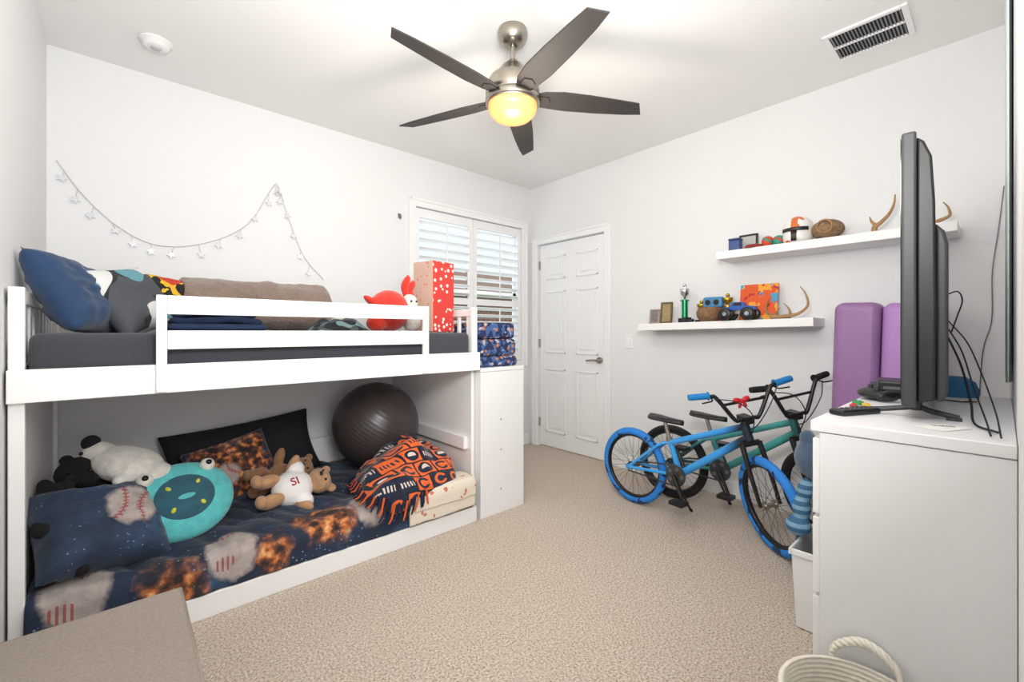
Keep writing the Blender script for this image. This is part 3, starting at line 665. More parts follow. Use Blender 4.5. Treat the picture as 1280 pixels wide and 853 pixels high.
def trophy(y, hgt, m1, lab, x=XS):
    r = root('trophy', (x, y, zt(y)+0.001), lab, 'trophy')
    k = hgt/0.28
    B().box(-0.035, 0.035, -0.035, 0.035, 0, 0.03*k).obj('base', m_black, parent=r, bevel=0.003)
    B().cyl((0, 0, 0.03*k), (0, 0, 0.15*k), 0.022).cyl((0, 0, 0.15*k), (0, 0, 0.158*k), 0.032).obj('column', m1, parent=r)
    B().lathe([(0.004, 0.158*k), (0.01, 0.18*k), (0.03, 0.20*k), (0.036, 0.235*k), (0.033, 0.237*k), (0.0, 0.2*k)], 20).ball((0, 0, 0.262*k), 0.014, 12, 8).cyl((0, 0, 0.2*k), (0, 0, 0.26*k), 0.006).obj('cup', m_gold if m1 is not m_green else m_chrome, parent=r)
trophy(1.60, 0.30, m_green, 'green and silver sports trophy on the lower shelf')
trophy(1.50, 0.16, m_black, 'small black and gold trophy on the lower shelf', 3.23)
trophy(1.315, 0.20, m_gold, 'small gold trophy beside the toy truck', 3.24)
r = root('toy_vehicle', (3.23, 1.41, zt(1.41)+0.001), 'blue and orange toy vehicle standing behind the woven bowl', 'toy')
B().box(-0.03, 0.03, -0.07, 0.07, 0.10, 0.18).obj('body', M('toy_blue', C(70, 140, 186), 0.4), parent=r, bevel=0.015, seg=3)
B().box(-0.04, 0.04, -0.06, 0.06, 0, 0.10).obj('base', M('toy_orange', C(214, 110, 50), 0.4), parent=r, bevel=0.01)
for q in (-0.03, 0.03): B().cyl((-0.032, q, 0.14), (-0.028, q, 0.14), 0.02).obj('porthole', m_black, parent=r)
m_nest = M('twig_brown', C(150, 114, 82), 0.95, var=0.4, vs=60, bump=1.0, bs=90, bd=0.01)
r = root('nest_bowl', (3.12, 1.40, zt(1.40)+0.001), 'round tan woven bowl on the lower shelf', 'bowl')
B().lathe([(0, 0), (0.05, 0.0), (0.075, 0.03), (0.08, 0.065), (0.065, 0.10), (0.055, 0.10), (0.065, 0.065), (0.05, 0.02), (0, 0.015)], 32).obj('bowl', m_nest, parent=r)
r = root('toy_car', (3.10, 1.54, zt(1.54)+0.001), 'tiny black toy car on the lower shelf', 'toy car')
B().box(-0.02, 0.02, -0.04, 0.04, 0.008, 0.022).box(-0.017, 0.017, -0.02, 0.025, 0.022, 0.035).obj('body', m_black, parent=r, bevel=0.003)
for yy in (-0.025, 0.025):
    for xx in (-0.021, 0.017): B().cyl((xx, yy, 0.01), (xx+0.005, yy, 0.01), 0.01).obj('wheel', m_dark, parent=r)
r = root('toy_truck', (3.09, 1.18, zt(1.18)+0.001), 'blue toy monster truck with oversized black tyres', 'toy truck')
m_tb = M('truck_blue', C(46, 96, 180), 0.3)
PM = Matrix(((0, 0, 1, 0), (1, 0, 0, 0), (0, 1, 0, 0), (0, 0, 0, 1)))
B().slab([(-0.105, 0.065), (0.105, 0.065), (0.105, 0.085), (0.05, 0.092), (0.035, 0.12), (-0.03, 0.12), (-0.045, 0.095), (-0.105, 0.09)], -0.03, 0.03, PM).obj('cab', m_tb, parent=r, bevel=0.004)
B().box(-0.012, 0.012, -0.08, 0.08, 0.04, 0.066).cyl((-0.05, -0.07, 0.035), (0.05, -0.07, 0.035), 0.006).cyl((-0.05, 0.07, 0.035), (0.05, 0.07, 0.035), 0.006).obj('chassis', m_nickel, parent=r)
B().slab([(-0.03, 0.096), (0.03, 0.096), (0.02, 0.115), (-0.02, 0.115)], -0.0315, 0.0315, PM).obj('side_glass', m_black, parent=r)
for yy in (-0.07, 0.07):
    for xx in (-0.07, 0.04):
        B().lathe([(0.014, 0), (0.036, 0), (0.042, 0.006), (0.042, 0.024), (0.036, 0.03), (0.014, 0.03)], 24, m=Matrix.Rotation(pi/2, 3, 'Y'), c=(xx, yy, 0.042)).obj('wheel', m_black, parent=r)
        B().cyl((xx+0.002, yy, 0.042), (xx+0.028, yy, 0.042), 0.016).obj('hub', m_chrome, parent=r)
s = S('abstract_painting', 0.7); cc = s.mix(s.gt(s.noise(9, 3), 0.5), C(224, 92, 40), C(246, 166, 60)); cc = s.mix(s.gt(s.noise(13, 2), 0.56), cc, C(70, 160, 200)); cc = s.mix(s.gt(s.noise(20, 2), 0.62), cc, C(190, 40, 50)); s.col(cc); m_paint = s.mat
r = root('canvas_painting', (3.215, 1.11, zt(1.10)+0.003), 'abstract orange and turquoise canvas painting leaning on the wall', 'painting', rot=(0, R(9), 0))
B().box(-0.009, 0.009, -0.118, 0.118, 0, 0.245).obj('canvas', m_paint, parent=r, bevel=0.002)
m_ant = M('antler_bone', C(176, 136, 92), 0.6, var=0.25, vs=12, bump=0.3, bs=40)
def antler(loc, rz, k, lab):
    r = root('antler', loc, lab, 'antler', rz)
    b = B()
    main = cat([(0, 0.10*k, 0.012), (0, 0.03*k, 0.015), (0, -0.05*k, 0.03), (0, -0.10*k, 0.08*k), (0, -0.09*k, 0.15*k), (0, -0.06*k, 0.20*k)])
    n = len(main); b.tube(main, [0.012*(1-i/n)+0.002 for i in range(n)], 10)
    t = cat([(0, -0.01*k, 0.018), (0.01, 0.0, 0.06*k), (0.015, 0.03*k, 0.10*k)]); b.tube(t, [0.008*(1-i/len(t))+0.0015 for i in range(len(t))], 8)
    b.lathe([(0, -0.004), (0.016, -0.002), (0.018, 0.004), (0, 0.008)], 12, c=(0, 0.10*k, 0.018), m=Matrix.Rotation(pi/2, 3, 'X'))
    b.obj('beam', m_ant, parent=r); return r
antler((3.13, 0.90, zt(0.90)), 0.1, 1.0, 'brown deer antler lying on the lower shelf')
antler((3.19, 0.98, zt(0.98)), pi-0.2, 0.75, 'small deer antler beside the canvas on the lower shelf')
r = root('antler', (3.15, 0.45, 1.748), 'tan forked deer antler standing on the upper shelf', 'antler')
b = B(); mn = cat([(0, 0.035, 0.006), (0, 0.03, 0.04), (0, 0.005, 0.06), (0, -0.03, 0.10), (0, -0.05, 0.15), (0, -0.055, 0.20)]); b.tube(mn, [0.012*(1-i/len(mn))+0.003 for i in range(len(mn))], 10)
t = cat([(0, 0.025, 0.045), (0, 0.045, 0.07), (0, 0.055, 0.10)]); b.tube(t, [0.008*(1-i/len(t))+0.002 for i in range(len(t))], 8)
b.lathe([(0, 0), (0.02, 0), (0.022, 0.006), (0.012, 0.014), (0, 0.014)], 14, c=(0, 0.035, 0)).obj('beam', m_ant, parent=r)
antler((3.16, 0.245, 1.749), 0.1, 0.6, 'small deer antler at the end of the upper shelf')
frame(1.175, 1.748, 0.12, 0.125, 'black framed certificate on the upper shelf', m_black, M('paper_pic', C(190, 190, 186), 0.5, var=0.15, vs=30), x=3.23)
r = root('storage_tin', (3.12, 1.215, 1.748), 'small blue box on the upper shelf', 'box')
B().box(-0.03, 0.03, -0.035, 0.035, 0, 0.07).obj('body', M('tin_blue', C(36, 70, 130), 0.4), parent=r, bevel=0.004)
B().box(-0.032, 0.032, -0.037, 0.037, 0.071, 0.084).obj('lid', M('tin_blue_lid', C(28, 56, 110), 0.4), parent=r, bevel=0.003)
m_or = M('toy_red_orange', C(206, 78, 44), 0.5); m_tgr = M('toy_teal', C(60, 150, 130), 0.5)
def roundtoy(y, r0, ma, mb, lab, x=3.13):
    r = root('toy_ball', (x, y, 1.748), lab, 'toy ball')
    B().ball((0, 0, r0), r0, 24, 16).obj('body', ma, parent=r)
    B().lathe([(r0*0.985, -0.006), (r0*1.03, -0.006), (r0*1.03, 0.006), (r0*0.985, 0.006)], 28, c=(0, 0, r0), m=Euler((0.5, 0.3, 0)).to_matrix(), close=True).obj('band', mb, parent=r)
roundtoy(1.02, 0.036, m_or, m_tgr, 'red and teal toy ball on the upper shelf')
roundtoy(0.955, 0.034, m_tgr, m_or, 'teal and orange toy ball on the upper shelf')
r = root('cap', (3.12, 1.10, 1.748), 'flat red cloth cap lying on the upper shelf', 'cap')
m_capred = M('cap_red', C(150, 48, 40), 0.8)
B().lathe([(0.055, 0), (0.057, 0.01), (0.045, 0.025), (0.0, 0.03)], 24).obj('crown', m_capred, parent=r)
B().slab([(-0.05, 0.03), (-0.09, 0.02), (-0.1, 0), (-0.09, -0.02), (-0.05, -0.03)], 0.0, 0.006).obj('brim', m_capred, parent=r)
s = S('helmet_white_orange', 0.35); v = s.xyz(s.pos()); st = s.mul(s.lt(s.math('ABSOLUTE', v[1]), 0.018), s.gt(v[2], 0.05)); cc = s.mix(st, C(236, 234, 230), C(214, 110, 50)); cc = s.mix(s.mul(s.gt(s.noise(14, 1), 0.64), 1.0), cc, C(214, 110, 50)); s.col(cc); m_hel = s.mat
r = root('toy_helmet', (3.13, 0.85, 1.748), 'white and orange toy helmet with dark visor', 'helmet')
B().lathe([(0.074, 0), (0.08, 0.03), (0.082, 0.08), (0.072, 0.125), (0.05, 0.15), (0.02, 0.162), (0, 0.164)], 36).obj('shell', m_hel, parent=r, solid=0.004)
B().grid(lambda u, v: (0.086*math.cos(pi+(u-0.5)*1.9), 0.086*math.sin(pi+(u-0.5)*1.9), 0.065+v*0.022), 24, 3).obj('visor', m_black, parent=r, solid=0.003)
B().grid(lambda u, v: (0.085*math.cos(pi+(u-0.5)*0.35), 0.085*math.sin(pi+(u-0.5)*0.35), 0.005+v*0.06), 8, 3).obj('face_vent', m_black, parent=r, solid=0.003)
m_carve = M('carved_wood', C(150, 120, 90), 0.85, var=0.4, vs=45, bump=0.8, bs=60, bd=0.008)
r = root('carved_bowl', (3.14, 0.70, 1.748), 'brown bark-textured round carving on the upper shelf', 'carving')
B().ball((0, 0, 0.06), (0.075, 0.085, 0.06), 24, 16).obj('body', m_carve, parent=r)
B().lathe([(0.03, 0), (0.038, -0.006), (0.044, 0), (0.038, 0.01)], 20, c=(-0.066, 0.0, 0.07), m=Matrix.Rotation(-pi/2, 3, 'Y'), close=True).obj('knot_hole', m_ant, parent=r)

# ------------------------------------------------------------------ bicycles
m_tyreblk = M('tyre_black', C(28, 28, 30), 0.85, bump=0.5, bs=150)
s = S('tyre_blue', 0.7); s.col(s.mix(s.gt(s.noise(14, 2), 0.58), C(38, 130, 218), C(22, 56, 104))); s.bump(s.vor(140), 0.6, 0.003); m_tyreblu = s.mat
m_rim = M('rim_black', C(30, 30, 32), 0.4, 0.3); m_spoke = M('spoke_steel', C(120, 120, 124), 0.35, 0.8)
s = S('frame_blue_fade', 0.3, 0.0); v = s.xyz(s.pos()); s.col(s.ramp(v[0], [(0.0, C(64, 164, 234)), (0.64, C(54, 154, 230)), (0.74, C(20, 40, 60)), (1.0, C(16, 18, 22))])); m_frblue = s.mat
s = S('frame_teal_fade', 0.3, 0.0); v = s.xyz(s.pos()); s.col(s.ramp(v[0], [(0.0, C(24, 60, 66)), (0.3, C(60, 140, 142)), (0.7, C(66, 158, 154)), (0.8, C(20, 50, 56))])); m_frteal = s.mat
m_gripblue = M('grip_blue', C(30, 130, 200), 0.7); m_gripblk = M('grip_black', C(22, 22, 24), 0.8)

def bicycle(loc, heading, steer, fr, tyre, grip, lab, lean=0.0, barw=0.30, rise=0.17, bow=False):
    r = root('bicycle', loc, lab, 'bicycle', rot=(lean, 0, heading))
    Rw = 0.262; rt = 0.026
    crown = Vector((0.795, 0, 0.575)); top = Vector((0.755, 0, 0.70)); ax = (top-crown).normalized()
    fa = Vector((0.90, 0, Rw))
    SM = Matrix.Translation(crown) @ Matrix.Rotation(steer, 4, ax) @ Matrix.Translation(-crown)
    def wheel(c, M4, nm):
        wr = bpy.data.objects.new(nm, None); wr.empty_display_size = 0.05; COL.objects.link(wr); wr.parent = r
        ring = [(Rw-rt+rt*math.cos(a), rt*0.95*math.sin(a)) for a in [2*pi*i/12 for i in range(12)]]
        mx = M4 @ Matrix.Translation(c) @ Matrix.Rotation(pi/2, 4, 'X')
        B(mx).lathe(ring, 56, close=True).obj('tyre', tyre, parent=wr)
        B(mx).lathe([(Rw-0.052, -0.014), (Rw-0.044, -0.017), (Rw-0.044, 0.017), (Rw-0.052, 0.014), (Rw-0.062, 0)], 56, close=True).obj('rim', m_rim, parent=wr)
        b = B(mx)
        for i in range(28):
            a = 2*pi*i/28; sd = 0.028 if i % 2 else -0.028; a2 = a+(0.5 if i % 4 < 2 else -0.5)
            b.cyl((0.022*math.cos(a2), 0.022*math.sin(a2), sd), ((Rw-0.056)*math.cos(a), (Rw-0.056)*math.sin(a), 0), 0.0014, n=5)
        b.obj('spokes', m_spoke, parent=wr)
        B(mx).cyl((0, 0, -0.04), (0, 0, 0.04), 0.014).cyl((0, 0, -0.031), (0, 0, -0.025), 0.026).cyl((0, 0, 0.025), (0, 0, 0.031), 0.026).cyl((0, 0, -0.068), (0, 0, 0.068), 0.006).obj('hub', m_nickel, parent=wr)
        return wr
    ra = Vector((0, 0, Rw)); bb = Vector((0.36, 0, 0.29)); stt = Vector((0.285, 0, 0.50))
    I = Matrix.Identity(4)
    wheel(ra, I, 'rear_wheel'); wheel(fa, SM, 'front_wheel')
    hb = crown+ax*0.012; ht = crown+ax*0.115
    b = B(); b.cyl(hb, ht, 0.024); b.cyl(hb+ax*0.02, bb, 0.023, 0.023); b.cyl(ht-ax*0.02, stt-Vector((-0.008, 0, 0.02)), 0.019); b.cyl(bb, stt, 0.018); b.cyl(bb-Vector((0, 0.04, 0)), bb+Vector((0, 0.04, 0)), 0.024)
    for sy in (-1, 1):
        b.tube(cat([bb+Vector((-0.01, sy*0.02, 0)), Vector((0.27, sy*0.045, 0.285)), ra+Vector((0, sy*0.058, 0))]), 0.011)
        b.tube(cat([stt+Vector((0, sy*0.012, -0.02)), Vector((0.22, sy*0.04, 0.45)), ra+Vector((0, sy*0.058, 0))]), 0.010)
        b.cyl(ra+Vector((0, sy*0.052, 0)), ra+Vector((0, sy*0.064, 0)), 0.018)
    b.obj('frame', fr, parent=r)
    b = B(SM); b.cyl(crown-Vector((0, 0.05, 0)), crown+Vector((0, 0.05, 0)), 0.016)
    for sy in (-1, 1): b.tube(cat([crown+Vector((0, sy*0.05, 0.005)), Vector((0.84, sy*0.056, 0.45)), fa+Vector((0, sy*0.056, 0))]), [0.016-0.006*i/16 for i in range(17)])
    b.obj('fork', m_black, parent=r)
    stem = crown+ax*0.14; cl = stem+Vector((0.045, 0, 0.01))
    b = B(SM); b.cyl(crown+ax*0.11, stem+ax*0.012, 0.02); b.box(stem.x-0.02, cl.x+0.018, -0.024, 0.024, stem.z-0.018, stem.z+0.022); b.obj('stem', m_black, parent=r)
    b = B(SM)
    pth = [cl+Vector((-0.03, -barw, rise)), cl+Vector((-0.015, -0.19, rise-0.012)), cl+Vector((-0.008, -0.155, rise-0.03)), cl+Vector((0, -0.075, 0.01)), cl+Vector((0, -0.04, 0)), cl+Vector((0, 0.04, 0)), cl+Vector((0, 0.075, 0.01)), cl+Vector((-0.008, 0.155, rise-0.03)), cl+Vector((-0.015, 0.19, rise-0.012)), cl+Vector((-0.03, barw, rise))]
    b.tube(cat(pth, 6), 0.0115, 10)
    b.cyl(cl+Vector((-0.006, -0.125, rise*0.58)), cl+Vector((-0.006, 0.125, rise*0.58)), 0.008)
    b.obj('handlebar', m_black, parent=r)
    for sy in (-1, 1):
        p1 = cl+Vector((-0.03, sy*(barw+0.004), rise)); p0 = cl+Vector((-0.019, sy*(barw-0.105), rise-0.009))
        g = B(SM); g.cyl(p0, p1, 0.017); g.cyl(p0, p0+(p1-p0)*0.03, 0.024)
        for k in range(8): q = p0+(p1-p0)*(0.12+0.1*k); g.cyl(q, q+(p1-p0)*0.04, 0.0185)
        g.obj('grip', grip, parent=r)
        g = B(SM); p2 = cl+Vector((-0.015, sy*0.185, rise-0.02)); g.tube(cat([p2, p2+Vector((0.03, sy*0.01, -0.01)), p2+Vector((0.035, sy*0.07, -0.012))]), 0.0045, 6); g.obj('brake_lever', m_black, parent=r)
    for cp in ([(0.02, -0.18, rise-0.02), (0.07, -0.08, rise-0.05), (0.06, 0, 0.02), (-0.015, 0.01, -0.13)], [(0.02, 0.18, rise-0.02), (0.09, 0.08, rise-0.09), (0.03, 0.03, -0.04), (-0.05, 0.02, -0.08)]):
        B(SM).tube(cat([cl+Vector(q) for q in cp]), 0.003, 5).obj('brake_cable', m_black, parent=r)
    if bow:
        g = B(SM); q = cl+Vector((0.0, -0.02, rise*0.62))
        for sg in (-1, 1): g.ball(q+Vector((0, sg*0.025, 0.006)), (0.013, 0.025, 0.016), 16, 10, (sg*0.3, 0, 0)); g.ball(q+Vector((0.005, sg*0.014, -0.02)), (0.006, 0.010, 0.02), 12, 8, (sg*0.4, 0, 0))
        g.ball(q, 0.012, 12, 8); g.obj('ribbon_bow', M('bow_red', C(200, 30, 40), 0.5), parent=r)
    b = B(); b.cyl(stt-Vector((-0.004, 0, 0.02)), stt+Vector((-0.035, 0, 0.11)), 0.0125); b.cyl(stt-Vector((0, 0, 0.014)), stt+Vector((-0.003, 0, 0.012)), 0.021); b.obj('seat_post', m_nickel, parent=r)
    sx, sz = stt.x-0.035, stt.z+0.115
    def seat(sg):
        def f(u, v):
            x = -0.115+u*0.25; w = (0.068*(1-u)**0.8+0.02) if u > 0.18 else 0.068*math.sin(max(0, u/0.18)*pi/2)**0.5*1.0+0.002
            w = min(w, 0.076) if u < 0.99 else 0.004
            y = (v*2-1)*w; e = (1-(v*2-1)**2)
            z = (0.022*e**0.5+0.014*(1-u)**2) if sg > 0 else -0.012+0.014*(1-u)**2
            if sg < 0: z = z+0.012*(v*2-1)**2
            return (sx+x, y, sz+z+(0.0))
        return f
    B().grid(seat(1), 24, 14).grid(seat(-1), 24, 14).obj('seat', m_black, parent=r, merge=True)
    b = B(); b.cyl(bb+Vector((0, -0.048, 0)), bb+Vector((0, -0.054, 0)), 0.068, n=36); b.cyl(bb+Vector((0, -0.046, 0)), bb+Vector((0, -0.062, 0)), 0.022); b.obj('chainring', m_dark, parent=r)
    b = B()
    for i in range(5):
        a = 2*pi*i/5; q = bb+Vector((0.045*math.cos(a), 0, 0.045*math.sin(a))); b.cyl(q+Vector((0, -0.0545, 0)), q+Vector((0, -0.0555, 0)), 0.013, n=14)
    b.obj('chainring_holes', m_spoke, parent=r)
    cd = Vector((math.cos(-1.1), 0, math.sin(-1.1)))*0.15
    b = B(); b.cyl(bb+Vector((0, -0.07, 0)), bb+cd+Vector((0, -0.08, 0)), 0.013, 0.010); b.cyl(bb+Vector((0, 0.06, 0)), bb-cd+Vector((0, 0.075, 0)), 0.013, 0.010); b.cyl(bb-Vector((0, 0.075, 0)), bb+Vector((0, 0.065, 0)), 0.010); b.obj('crank', m_black, parent=r)
    for sg, sy in ((1, -0.125), (-1, 0.12)):
        q = bb+cd*sg; B().box(q.x-0.045, q.x+0.045, sy-0.04, sy+0.04, q.z-0.012, q.z+0.012).obj('pedal', m_black, parent=r, bevel=0.004)
    yc = -0.05; ch = [bb+Vector((0, yc, 0.068)), Vector((0.15, yc, 0.325)), ra+Vector((0, yc, 0.028)), ra+Vector((-0.028, yc, 0)), ra+Vector((0, yc, -0.028)), Vector((0.18, yc, 0.23)), bb+Vector((0, yc, -0.068)), bb+Vector((0.068, yc, 0))]
    B().tube(ch, 0.005, 6, True).obj('chain', m_dark, parent=r)
    B().cyl((0.27, 0.05, 0.27), (0.33, 0.17, 0.012), 0.007).cyl((0.33, 0.168, 0.016), (0.335, 0.178, 0.002), 0.010).obj('kickstand', m_black, parent=r)
    return r
h1 = math.atan2(-0.892, -0.075)
bicycle((2.699, 1.737, 0), h1, R(-34), m_frblue, m_tyreblu, m_gripblue, 'kids bicycle with bright blue frame, blue tyres and blue grips', bow=True)
bicycle((2.985, 1.60, 0), R(-90), R(-30), m_frteal, m_tyreblk, m_gripblk, 'kids bicycle with teal frame and black tyres near the wall', barw=0.27, rise=0.19)

# ------------------------------------------------------------------ purple mats
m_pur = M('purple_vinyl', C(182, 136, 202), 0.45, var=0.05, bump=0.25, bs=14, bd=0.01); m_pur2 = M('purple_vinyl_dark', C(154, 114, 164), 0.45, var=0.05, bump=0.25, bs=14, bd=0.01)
r = root('folding_mat', (3.15, 0.575, 0), 'folded purple gym mat standing upright by the wall', 'gym mat', rot=(R(1.6), 0, 0))
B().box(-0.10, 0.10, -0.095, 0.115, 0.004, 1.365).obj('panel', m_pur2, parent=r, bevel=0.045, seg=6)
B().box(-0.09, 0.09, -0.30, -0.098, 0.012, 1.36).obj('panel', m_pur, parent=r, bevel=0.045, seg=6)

# ------------------------------------------------------------------ dresser
r = root('dresser', (1.9025, 0.1665, 0), 'tall white laminate dresser carrying the television', 'dresser')
X0, X1, Y0, Y1, Z1 = -0.4975, 0.4975, -0.1855, 0.1855, 0.96
b = B().box(X0+0.004, X1-0.004, Y0, Y1-0.02, 0.0, Z1-0.032); b.obj('body', m_wht2, parent=r, bevel=0.002)
B().box(X0, X1, Y0, Y1, Z1-0.03, Z1).obj('top', m_wht2, parent=r, bevel=0.003)
for i in range(4):
    for k in (0, 1):
        a0 = X0+0.012+k*0.487; z0 = 0.06+i*0.215
        B().box(a0, a0+0.482, Y1-0.019, Y1-0.002, z0, z0+0.205).obj('drawer', m_white, parent=r, bevel=0.003)

# TV
tv = root('television', (1.55, 0.182, 0.96), 'black flat-screen television seen edge-on on two metal feet', 'television', R(6.0))
s = S('tv_screen', 0.1); s.col(C(8, 9, 11)); m_scr = s.mat
B().box(0.0, 1.11, -0.03, 0.0, 0.04, 0.768).obj('bezel', m_dark, parent=tv, bevel=0.006, seg=3)
B().box(0.012, 1.098, 0.0005, 0.002, 0.052, 0.757).obj('screen', m_scr, parent=tv)
b = B()
def shell(x0, x1, prof):
    n = len(prof); vs = [(x0, y, z) for y, z in prof]+[(x1, y, z) for y, z in prof]
    b.add(vs, [tuple(range(n)), tuple(range(n, 2*n))[::-1]]+[(i, n+i, n+(i+1) % n, (i+1) % n) for i in range(n)])
shell(0.02, 1.09, [(-0.03, 0.05), (-0.03, 0.758), (-0.045, 0.743), (-0.06, 0.70), (-0.066, 0.58), (-0.068, 0.3), (-0.066, 0.06)])
b.obj('back_shell', m_black, parent=tv, bevel=0.006, seg=3)
b = B(); shell(0.05, 1.06, [(-0.066, 0.055), (-0.066, 0.53), (-0.085, 0.505), (-0.092, 0.47), (-0.092, 0.08), (-0.082, 0.055)])
b.obj('electronics_housing', m_dark, parent=tv, bevel=0.008, seg=3)
for x in (0.12, 0.98):
    b = B().tube(cat([(x, 0.115, 0.008), (x, 0.05, 0.014), (x, -0.03, 0.028), (x, -0.06, 0.02), (x, -0.115, 0.008)]), 0.0075, 8); b.cyl((x, -0.03, 0.02), (x, -0.03, 0.06), 0.013); b.box(x-0.016, x+0.016, 0.09, 0.12, 0.0005, 0.008); b.box(x-0.016, x+0.016, -0.12, -0.09, 0.0005, 0.008)
    b.obj('foot', m_dark, parent=tv)
def cable(pts, r0, lab, m=m_black):
    o = B().tube(cat(pts, 10), r0, 8).obj('cable', m); return tag(o, lab, 'cable')
cable([(2.0, 0.125, 1.32), (2.02, 0.10, 1.33), (2.03, 0.09, 1.30), (2.0, 0.10, 1.25), (1.95, 0.11, 1.20)], 0.002, 'looped black cable at the back of the television')
cable([(2.0, 0.12, 1.235), (1.9, 0.075, 1.17), (1.75, 0.042, 1.09), (1.56, 0.014, 1.01), (1.44, 0.004, 0.967)], 0.0018, 'black cable trailing from the television')
cable([(2.0, 0.12, 1.21), (1.9, 0.085, 1.14), (1.72, 0.055, 1.05), (1.58, 0.03, 0.985), (1.46, 0.02, 0.966)], 0.002, 'black cable behind the television')
cable([(2.0, 0.12, 1.18), (1.86, 0.085, 1.10), (1.72, 0.06, 1.01), (1.62, 0.05, 0.967), (1.52, 0.01, 0.966)], 0.0028, 'thick black power cable behind the television')
cable([(3.298, 0.0, 1.93), (3.299, 0.02, 1.70), (3.299, 0.04, 1.50), (3.299, 0.042, 1.26), (3.298, 0.075, 1.07), (3.296, 0.09, 0.6), (3.285, 0.095, 0.10), (3.275, 0.1, 0.006)], 0.0022, 'thin grey cord hanging down the wall', m_spoke)
r = root('paper_card', (1.53, 0.10, 0.961), 'white printed card lying on the dresser', 'card', R(-25))
B().box(-0.05, 0.05, -0.03, 0.03, 0, 0.0012).obj('card', M('paper', C(238, 238, 234), 0.7, var=0.01), parent=r)
text('print', 'VIZIO', 0.018, 0.0003, m_black, r, (0.012, 0.004, 0.0015), (0, 0, R(-38)))
r = root('remote_control', (1.60, 0.29, 0.961), 'slim dark remote control on the dresser', 'remote control', R(65))
B().box(-0.022, 0.022, -0.075, 0.075, 0, 0.016).obj('body', m_black, parent=r, bevel=0.005)
b = B()
for i in range(6):
    for k in (-1, 0, 1): b.cyl((k*0.012, -0.055+i*0.018, 0.016), (k*0.012, -0.055+i*0.018, 0.018), 0.004, n=10)
b.obj('buttons', m_spoke, parent=r)
r = root('game_controller', (1.98, 0.315, 0.961), 'black game controller lying on the dresser', 'game controller', R(30))
body([((0, 0, 0.022), (0.06, 0.035, 0.018)), ((-0.055, -0.03, 0.02), (0.022, 0.045, 0.018), (0, 0, 0.4)), ((0.055, -0.03, 0.02), (0.022, 0.045, 0.018), (0, 0, -0.4))], m_black, r, vox=0.004)
for k in (-0.025, 0.025): B().cyl((k, -0.01, 0.035), (k, -0.01, 0.05), 0.008).obj('thumbstick', m_dark, parent=r)
r = root('game_console', (2.28, 0.29, 0.961), 'low black media box on the dresser behind the remote', 'media box', R(10))
B().box(-0.09, 0.09, -0.05, 0.05, 0.004, 0.05).obj('case', m_black, parent=r, bevel=0.006, seg=3)
B().box(-0.0915, -0.089, -0.035, 0.035, 0.02, 0.03).obj('front_slot', m_spoke, parent=r)
for i, (x, y, cc_, lab) in enumerate([(1.72, 0.315, C(200, 60, 60), 'red'), (1.76, 0.29, C(230, 190, 60), 'yellow'), (1.81, 0.32, C(60, 150, 90), 'green')]):
    r = root('toy_brick', (x, y, 0.961), 'small %s plastic toy brick on the dresser' % lab, 'toy brick', 0.4*i)
    B().box(-0.016, 0.016, -0.008, 0.008, 0, 0.012).obj('brick', M('brick_'+lab, cc_, 0.3), parent=r, bevel=0.001)
    for k in (-0.008, 0.008): B().cyl((k, 0, 0.012), (k, 0, 0.0145), 0.004, n=10).obj('stud', M('stud_'+lab, cc_, 0.3), parent=r)
r = root('baseball_cap', (2.24, 0.12, 0.961), 'blue and white cap behind the television', 'cap', R(190))
B().lathe([(0.062, 0), (0.065, 0.03), (0.055, 0.06), (0.03, 0.078), (0.0, 0.08)], 28).obj('crown', M('cap_blue', C(60, 126, 176), 0.8), parent=r)
B().slab([(0.04, -0.05), (0.09, -0.045), (0.115, 0), (0.09, 0.045), (0.04, 0.05)], 0.004, 0.009).obj('brim', M('cap_white', C(225, 225, 225), 0.8), parent=r)

# pale curtain on south wall
m_curt = M('pale_curtain', C(206, 214, 214), 0.9, var=0.02, spec=0.0)
r = root('curtain', (2.45, YS+0.010, 2.56), 'pale grey curtain panel hanging from a slim rod on the wall', 'curtain')
B().grid(lambda u, v: (-0.38+u*0.76, 0.001+0.006*math.sin(u*50), -0.02-v*1.50), 120, 4).obj('panel', m_curt, parent=r, solid=0.002)
B().cyl((-0.42, 0.001, 0.0), (0.42, 0.001, 0.0), 0.009).obj('rod', m_white, parent=r)

# ------------------------------------------------------------------ storage bin with blue plush
m_bin = M('bin_plastic', C(232, 234, 234), 0.35, var=0.01)
r = root('storage_bin', (2.19, 0.475, 0), 'white plastic storage bin on the carpet beside the dresser', 'storage bin')
b = B()
def rr(z, k): return [(-0.16*k, -0.10*k, z), (0.16*k, -0.10*k, z), (0.16*k, 0.10*k, z), (-0.16*k, 0.10*k, z)]
vs = rr(0.004, 0.88)+rr(0.32, 1.0)+rr(0.32, 0.965)+rr(0.012, 0.85)
fs = [(3, 2, 1, 0), (12, 13, 14, 15)]
for k in range(3): fs += [(k*4+i, k*4+(i+1) % 4, k*4+4+(i+1) % 4, k*4+4+i) for i in range(4)]
b.add(vs, fs); b.obj('tub', m_bin, parent=r, bevel=0.006, seg=3)
b = B().box(-0.168, 0.168, 0.098, 0.108, 0.30, 0.325).box(-0.168, 0.168, -0.108, -0.098, 0.30, 0.325).box(-0.168, -0.158, -0.098, 0.098, 0.30, 0.325).box(0.158, 0.168, -0.098, 0.098, 0.30, 0.325); b.obj('rim', m_bin, parent=r, bevel=0.003)
s = S('striped_plush', 0.95); zz = s.xyz(s.pos())[2]; s.col(s.mix(s.gt(s.math('SINE', s.mul(zz, 180)), 0.1), C(60, 104, 140), C(120, 160, 186))); s.bump(s.noise(140, 3), 0.7, 0.006); m_blpl = s.mat
